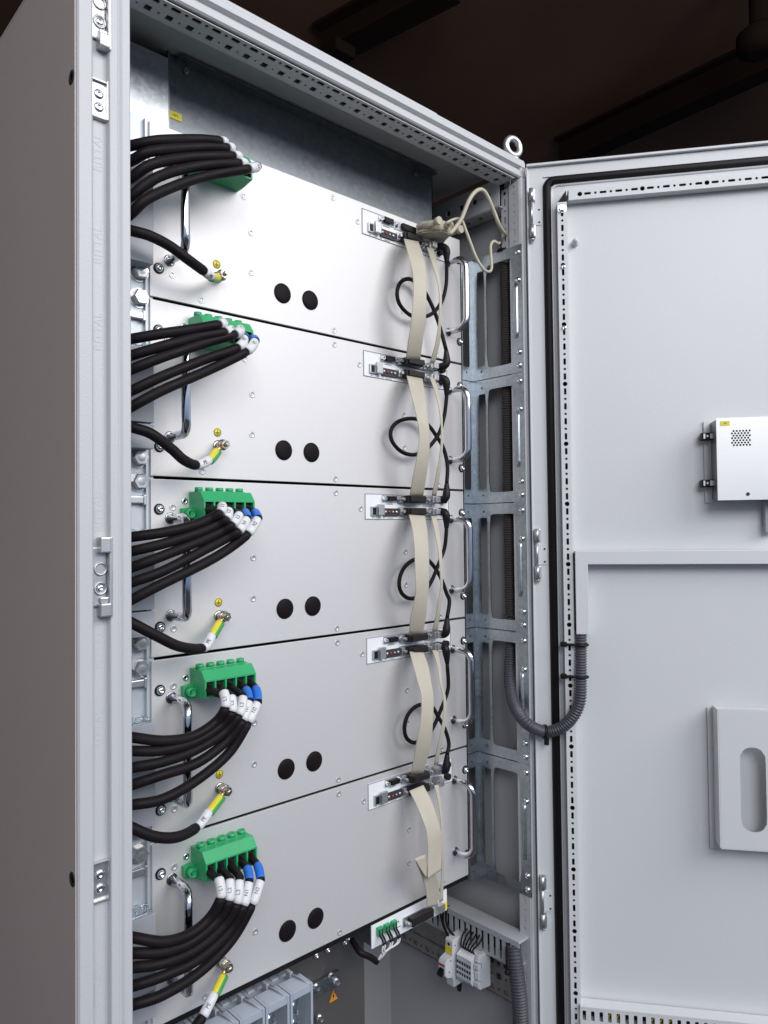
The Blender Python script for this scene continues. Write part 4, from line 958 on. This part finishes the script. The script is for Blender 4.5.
m = MB(); m.prism([(.4062, -.004), (.3980, -.012), (.4000, -.017), (.4062, -.014)], (0, yb1-.005, zc), (1, 0, 0), (0, 0, 1), (0, .010, 0)); m.obj('toggle', BLKPL, bb)
m = MB(); m.prism([(.455, -.044), (.445, -.044), (.448, -.062), (.452, -.062)], (0, yb1-.004, zc), (1, 0, 0), (0, 0, 1), (0, .006, 0)); m.obj('release_clip', BLKPL, bb)
m = MB()
for a, b in ((.432, .028), (.420, .006), (.416, -.012), (.434, -.030)): m.lathe((a, yb1-.0086, zc+b), (0, -1, 0), [(.0014, 0), (.0014, .0002), (0, .0002)], 12)
m.lathe((.4248, yb1, zc+.030), (-1, 0, 0), [(.003, 0), (.003, .0002), (0, .0002)], 14); m.obj('body_holes', INK, bb)
# terminals: seven slices
for i in range(6):
    yt = yb1-.017-.0056*i
    T = thing('terminal_block', 'grey rail terminal slice, %s of the six right of the circuit breaker' % ['first', 'second', 'third', 'fourth', 'fifth', 'last'][i], 'terminal block', (0, 0, 0), 'terminal slices on the side wall rail')
    m = MB(); m.prism([(.469, .026), (.446, .026), (.430, .018), (.4285, -.018), (.432, -.024), (.446, -.030), (.469, -.030)], (0, yt-.0027, zc-.002), (1, 0, 0), (0, 0, 1), (0, .0053, 0)); tb = m.obj('terminal_body', LTPL, T)
    m = MB()
    for z_ in (.006, -.004, -.013): m.box(.4283, .4288, yt-.0017, yt+.0017, zc+z_-.0024, zc+z_+.0024)
    m.obj('terminal_opening', INK, tb)
    m = MB(); m.prism([(.4455, .0265), (.4296, .0185), (.4290, .0190), (.4450, .0272)], (0, yt-.0024, zc-.002), (1, 0, 0), (0, 0, 1), (0, .0048, 0)); m.obj('number_strip', WHITE, tb)
    P = [V((.443, yt, zc+.022)), V((.438, yt, zc+.032)), V((.446, yt+.002-.002*i, zc+.044)), V((.458, yt+.0-.0015*i, zc+.052)), V((.470, yt-.001*i, zc+.052))]
    m = MB(); m.tube(cr(P, 6), .0014, 8); tag(m.obj('thin_wire', BLACK), 'thin black wire from duct slot to the %s terminal slice' % ['first', 'second', 'third', 'fourth', 'fifth', 'last'][i], 'wire', 'wires above the terminal slices')
ye_ = yb1-.017-.0056*6-.003
m = MB(); m.prism([(.469, .028), (.440, .028), (.436, .018), (.446, .014), (.446, .004), (.436, .0), (.436, -.012), (.447, -.018), (.440, -.030), (.469, -.034)], (0, ye_-.0045, zc-.002), (1, 0, 0), (0, 0, 1), (0, .0085, 0))
bmesh.ops.bevel(m.bm, geom=m.bm.edges[:], offset=.0006, segments=1, affect='EDGES')
m.box(.434, .442, ye_-.006, ye_+.004, zc+.004, zc+.012, .0006); m.box(.434, .442, ye_-.006, ye_+.004, zc-.026, zc-.018, .0006)
tag(m.obj('end_bracket', LTPL), 'chunky grey end bracket clamping the right end of the terminal slices', 'end bracket')
for j, (a, x_) in enumerate((((446, 912), .455), ((456, 915), .455))):
    t0 = PX(*a, x_); P = [t0+V((.012, 0, .0)), t0, t0.lerp(V((.428, yb1, zc+.036)), .5)+V((-.004, 0, 0)), V((.430+.01*j, yb1+.003-.006*j, zc+.036))]
    m = MB(); m.tube(cr(P, 6), .0022, 8); tag(m.obj('breaker_wire', BLACK), ['black wire entering the breaker top from the left duct slot', 'black wire entering the breaker top from the right duct slot'][j], 'wire')
# the fittings were drawn at a comfortable size: bring them to the real size of the narrow rail
pA = V((.469, yb1, zc+.04)); pB = V((.480, yb1+.037, zc+.040))
for q in set(bpy.data.objects)-BL0:
    if q.type == 'MESH': q.data.transform(Matrix.Translation(pB) @ Matrix.Scale(.78, 4) @ Matrix.Translation(-pA))
t0 = PX(507, 955, .457); m = MB(); m.tube(cr([t0+V((.006, 0, .012)), t0+V((0, 0, .01)), t0+V((-.001, 0, -.004)), t0+V((0, 0, -.020))], 5), .0016, 8); m.dome(t0+V((0, 0, -.022)), (0, 0, 1), .0038, .004); m.dome(t0+V((0, 0, -.022)), (0, 0, -1), .0038, .004)
tag(m.obj('sensor_lead', BLACK), 'short black lead with knob end hanging from the duct beside the hose', 'lead')

# ------------------------------------------------------------------ interface unit below the lowest module
zi = zr(5)
IU = thing('interface_unit', 'small white interface plate with three green plugs under the lowest module', 'interface unit', (0, 0, 0))
m = MB(); m.box(.281, .4165, -.0015, .0, zi-.0300, zi-.0022, .0003); ip = m.obj('interface_plate', WHITE, IU)
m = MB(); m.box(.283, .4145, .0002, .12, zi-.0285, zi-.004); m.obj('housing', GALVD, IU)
ic = PY(362, 905, 0)
def i7(x, y): return PY(355+x/7.68, 870+y/7.68, -.003)
for j, (x, y) in enumerate(((187, 470), (241, 445), (294, 420))):
    q = i7(x, y); m = MB(); m.box(q.x-.0040, q.x+.0040, -.0060, -.0017, q.z-.0045, q.z+.0055, .0005); pg = m.obj('small_plug', GREEN2 if False else GREEN, ip)
    m = MB()
    for dx in (-.0022, .0022): m.box(q.x+dx-.0013, q.x+dx+.0013, -.0063, -.0059, q.z-.0035, q.z+.0035)
    m.obj('plug_opening', INK, pg)
    for dx in (-.0018, .0018):
        P = [V((q.x+dx, -.0055, q.z-.003)), V((q.x+dx-.001, -.013, q.z-.009)), V((q.x+dx-.003, -.013, q.z-.018)), V((.294+dx-.001, -.010, zi-.037+j*.001)), V((.286, -.004, zi-.046))]
        C_ = cr(P, 6); m = MB(); m.tube(C_[5:], .0010, 8); wv = m.obj('white_wire', SLEEVE); tag(wv, 'white wire from the %s small green plug of the interface unit' % ['left', 'middle', 'right'][j], 'wire', 'white wires under the interface unit')
        m = MB(); m.tube(C_[:9], .0013, 8); m.obj('ferrule', BLKPL, wv)
q = i7(487, 350)
m = MB(); m.box(q.x-.027, q.x+.027, -.0030, -.0016, q.z-.006, q.z+.006, .0004); s = m.obj('ribbon_port', NICKELG, ip)
m = MB(); m.box(q.x-.0195, q.x+.0200, -.0120, -.0031, q.z-.0052, q.z+.0052, .0008); m.obj('port_plug', HEADM, s)
m = MB(); m.cyl((q.x-.0235, -.003, q.z), (q.x-.0235, -.012, q.z), .0028, 10); m.obj('jack_screw', NICKELG, s)
q = i7(640, 285); m = MB(); m.box(q.x-.006, q.x+.006, -.010, -.0016, q.z-.005, q.z+.005, .0006); m.obj('narrow_port', NICKELG, ip)
m = MB(); m.box(.4125, .4163, -.0019, -.0016, zi-.0285, zi-.018); m.obj('yellow_edge_mark', YEL, ip)
q = i7(338, 400); m = MB(); m.lathe((q.x, -.0016, q.z), (0, -1, 0), [(.0011, 0), (.0011, .0003), (0, .0003)], 12); m.obj('indicator', INK, ip); m = MB(); m.box(q.x-.004, q.x+.004, -.0018, -.0016, q.z-.0070, q.z-.0062); m.obj('plate_print', INK, ip)
P = [PY(352, 940, .02), PY(360, 952, .0), PY(370, 957, -.004), V((.287, -.004, zi-.046))]
m = MB(); m.tube(cr(P, 6), .0038, 12); tag(m.obj('bundle_cable', BLACK), 'black sheathed cable carrying the white wires away to the left', 'cable')

# ------------------------------------------------------------------ fuse holders at the bottom
fx = [PY(313, 978, -.03).x, PY(288.5, 989, -.03).x, PY(264, 1003, -.03).x, PY(239, 1016.5, -.03).x]
pit = (fx[0]-fx[3])/3; ztop = zr(5)-.0075
for i in range(5):
    x1 = fx[0]-pit*i; x0 = x1-pit+.0012; 
    T = thing('fuse_holder', ['rightmost light grey fuse holder with clear window beside the warning sign', 'second light grey fuse holder from the right under the lowest module', 'third light grey fuse holder from the right under the lowest module', 'fourth light grey fuse holder from the right under the lowest module', 'leftmost light grey fuse holder behind the lowest earth cable'][i], 'fuse holder', (0, 0, 0), 'row of fuse holders under the lowest module')
    m = MB(); zf = ztop
    m.box(x0, x1, -.006, .040, zf-.16, zf-.010, .0008)
    m.box(x0, x0+.003, -.030, -.006, zf-.16, zf-.004, .0006); m.box(x1-.003, x1, -.030, -.006, zf-.16, zf-.004, .0006)
    m.box(x0+.003, x1-.003, -.030, -.006, zf-.0125, zf-.004, .0008); m.box(x0+.003, x1-.003, -.030, -.006, zf-.16, zf-.105, .0006)
    fb = m.obj('holder_body', FUSEM, T)
    m = MB(); m.box(x0+.0035, x1-.0035, -.0287, -.0280, zf-.104, zf-.0130); m.obj('clear_window', CLEAR, fb)
    m = MB(); m.box(x0+.004, x1-.004, -.0085, -.0062, zf-.104, zf-.013); m.obj('window_recess', RECESS, fb)
    m = MB()
    for z_ in (.024, .042, .060, .078): m.lathe(((x0+x1)/2-.003, -.0085, zf-z_), (0, -1, 0), [(.0050, 0), (.0050, .008), (.0028, .008), (.0024, .004), (0, .004)], 14)
    m.box((x0+x1)/2+.003, (x0+x1)/2+.006, -.018, -.0075, zf-.10, zf-.028, .0005)
    m.obj('fuse_contact', ZINC, fb)
    m = MB(); P = [V((x1-.0105, -.002, zf-.0020)), V((x1-.0065, -.018, zf-.0022)), V((x1-.004, -.0300, zf-.0045))]
    m.tube([P[0], P[1], P[2]], .0014, 6); m.box(x1-.0125, x1-.0085, -.005, .004, zf-.010, zf+.0005, .0006); m.obj('snap_lever', BLOCK, fb)
    for dx in (.004, .0155):
        m = MB(); m.box(x0+dx, x0+dx+.008, .010, .018, zf-.012, zf-.0085, .0008); m.obj('terminal_tab', FUSEM, fb)
# plate with screws beside the fuse row
pp = thing('mounting_plate', 'dull metal plate with screws and orange warning sign beside the fuse holders', 'metal plate', (0, 0, 0))
yP = .052
a = PY(316, 960, yP); b = PY(373, 960, yP)
m = MB(); m.box(.19, .3150, yP, yP+.002, Z0-1.25, zr(5)+.0); m.obj('plate_sheet', PLATEM, pp)
a = PY(316, 984, yP); b = PY(337, 970, yP); m = MB(); m.box(a.x-.01, b.x, yP-.006, yP-.0005, a.z-.012, b.z+.002, .0006); m.obj('screw_strip', GALVD, pp)
for px_, py_ in ((330.5, 976), (335.5, 981.5), (315.5, 987), (319, 1018)):
    q = PY(px_, py_, yP-.006); m = MB(); hexbolt(m, (q.x, yP-.006, q.z), (0, -1, 0), .0034, .005); m.obj('hex_screw', ZINC, pp)
for px_, py_ in ((317.5, 956), (329, 950.5), (346, 943), (349, 939)):
    q = PY(px_, py_, yP-.004); m = MB(); panscrew(m, (q.x, yP-.0001, q.z), (0, -1, 0), .0042, .004); m.obj('plate_screw', ZINC, pp)
q = PY(333.3, 996, yP-.0008); m = MB(); m.prism([(-.0085, -.0068), (.0085, -.0068), (0, .0088)], (q.x, yP-.0006, q.z), (1, 0, 0), (0, 0, 1), (0, -.0004, 0)); ws = m.obj('warning_sign', ORANGE, pp)
m = MB(); m.prism([(.0008, .0050), (-.0018, .0000), (-.0002, .0000), (-.0012, -.0042), (.0020, .0012), (.0003, .0012), (.0020, .0050)], (q.x, yP-.0011, q.z-.0004), (1, 0, 0), (0, 0, 1), (0, -.0002, 0))
for A1, A2 in (((-.0078, -.0064), (.0078, -.0064)), ((.0078, -.0064), (0, .0080)), ((0, .0080), (-.0078, -.0064))):
    m.tube([(q.x+A1[0], yP-.0011, q.z+A1[1]), (q.x+A2[0], yP-.0011, q.z+A2[1])], .0004, 5)
m.obj('lightning_symbol', INK, ws)
# ledge descending into depth on the lower right of the fuse row
a = PY(325, 1003, .05); b = PY(357, 1026, .05)
m = MB(); m.box(.300, .303, yP+.002, .22, Z0-1.20, Z0-1.035, .0005); tag(m.obj('divider_plate', GALVD), 'thin galvanised divider plate edge low behind the warning sign', 'metal plate')
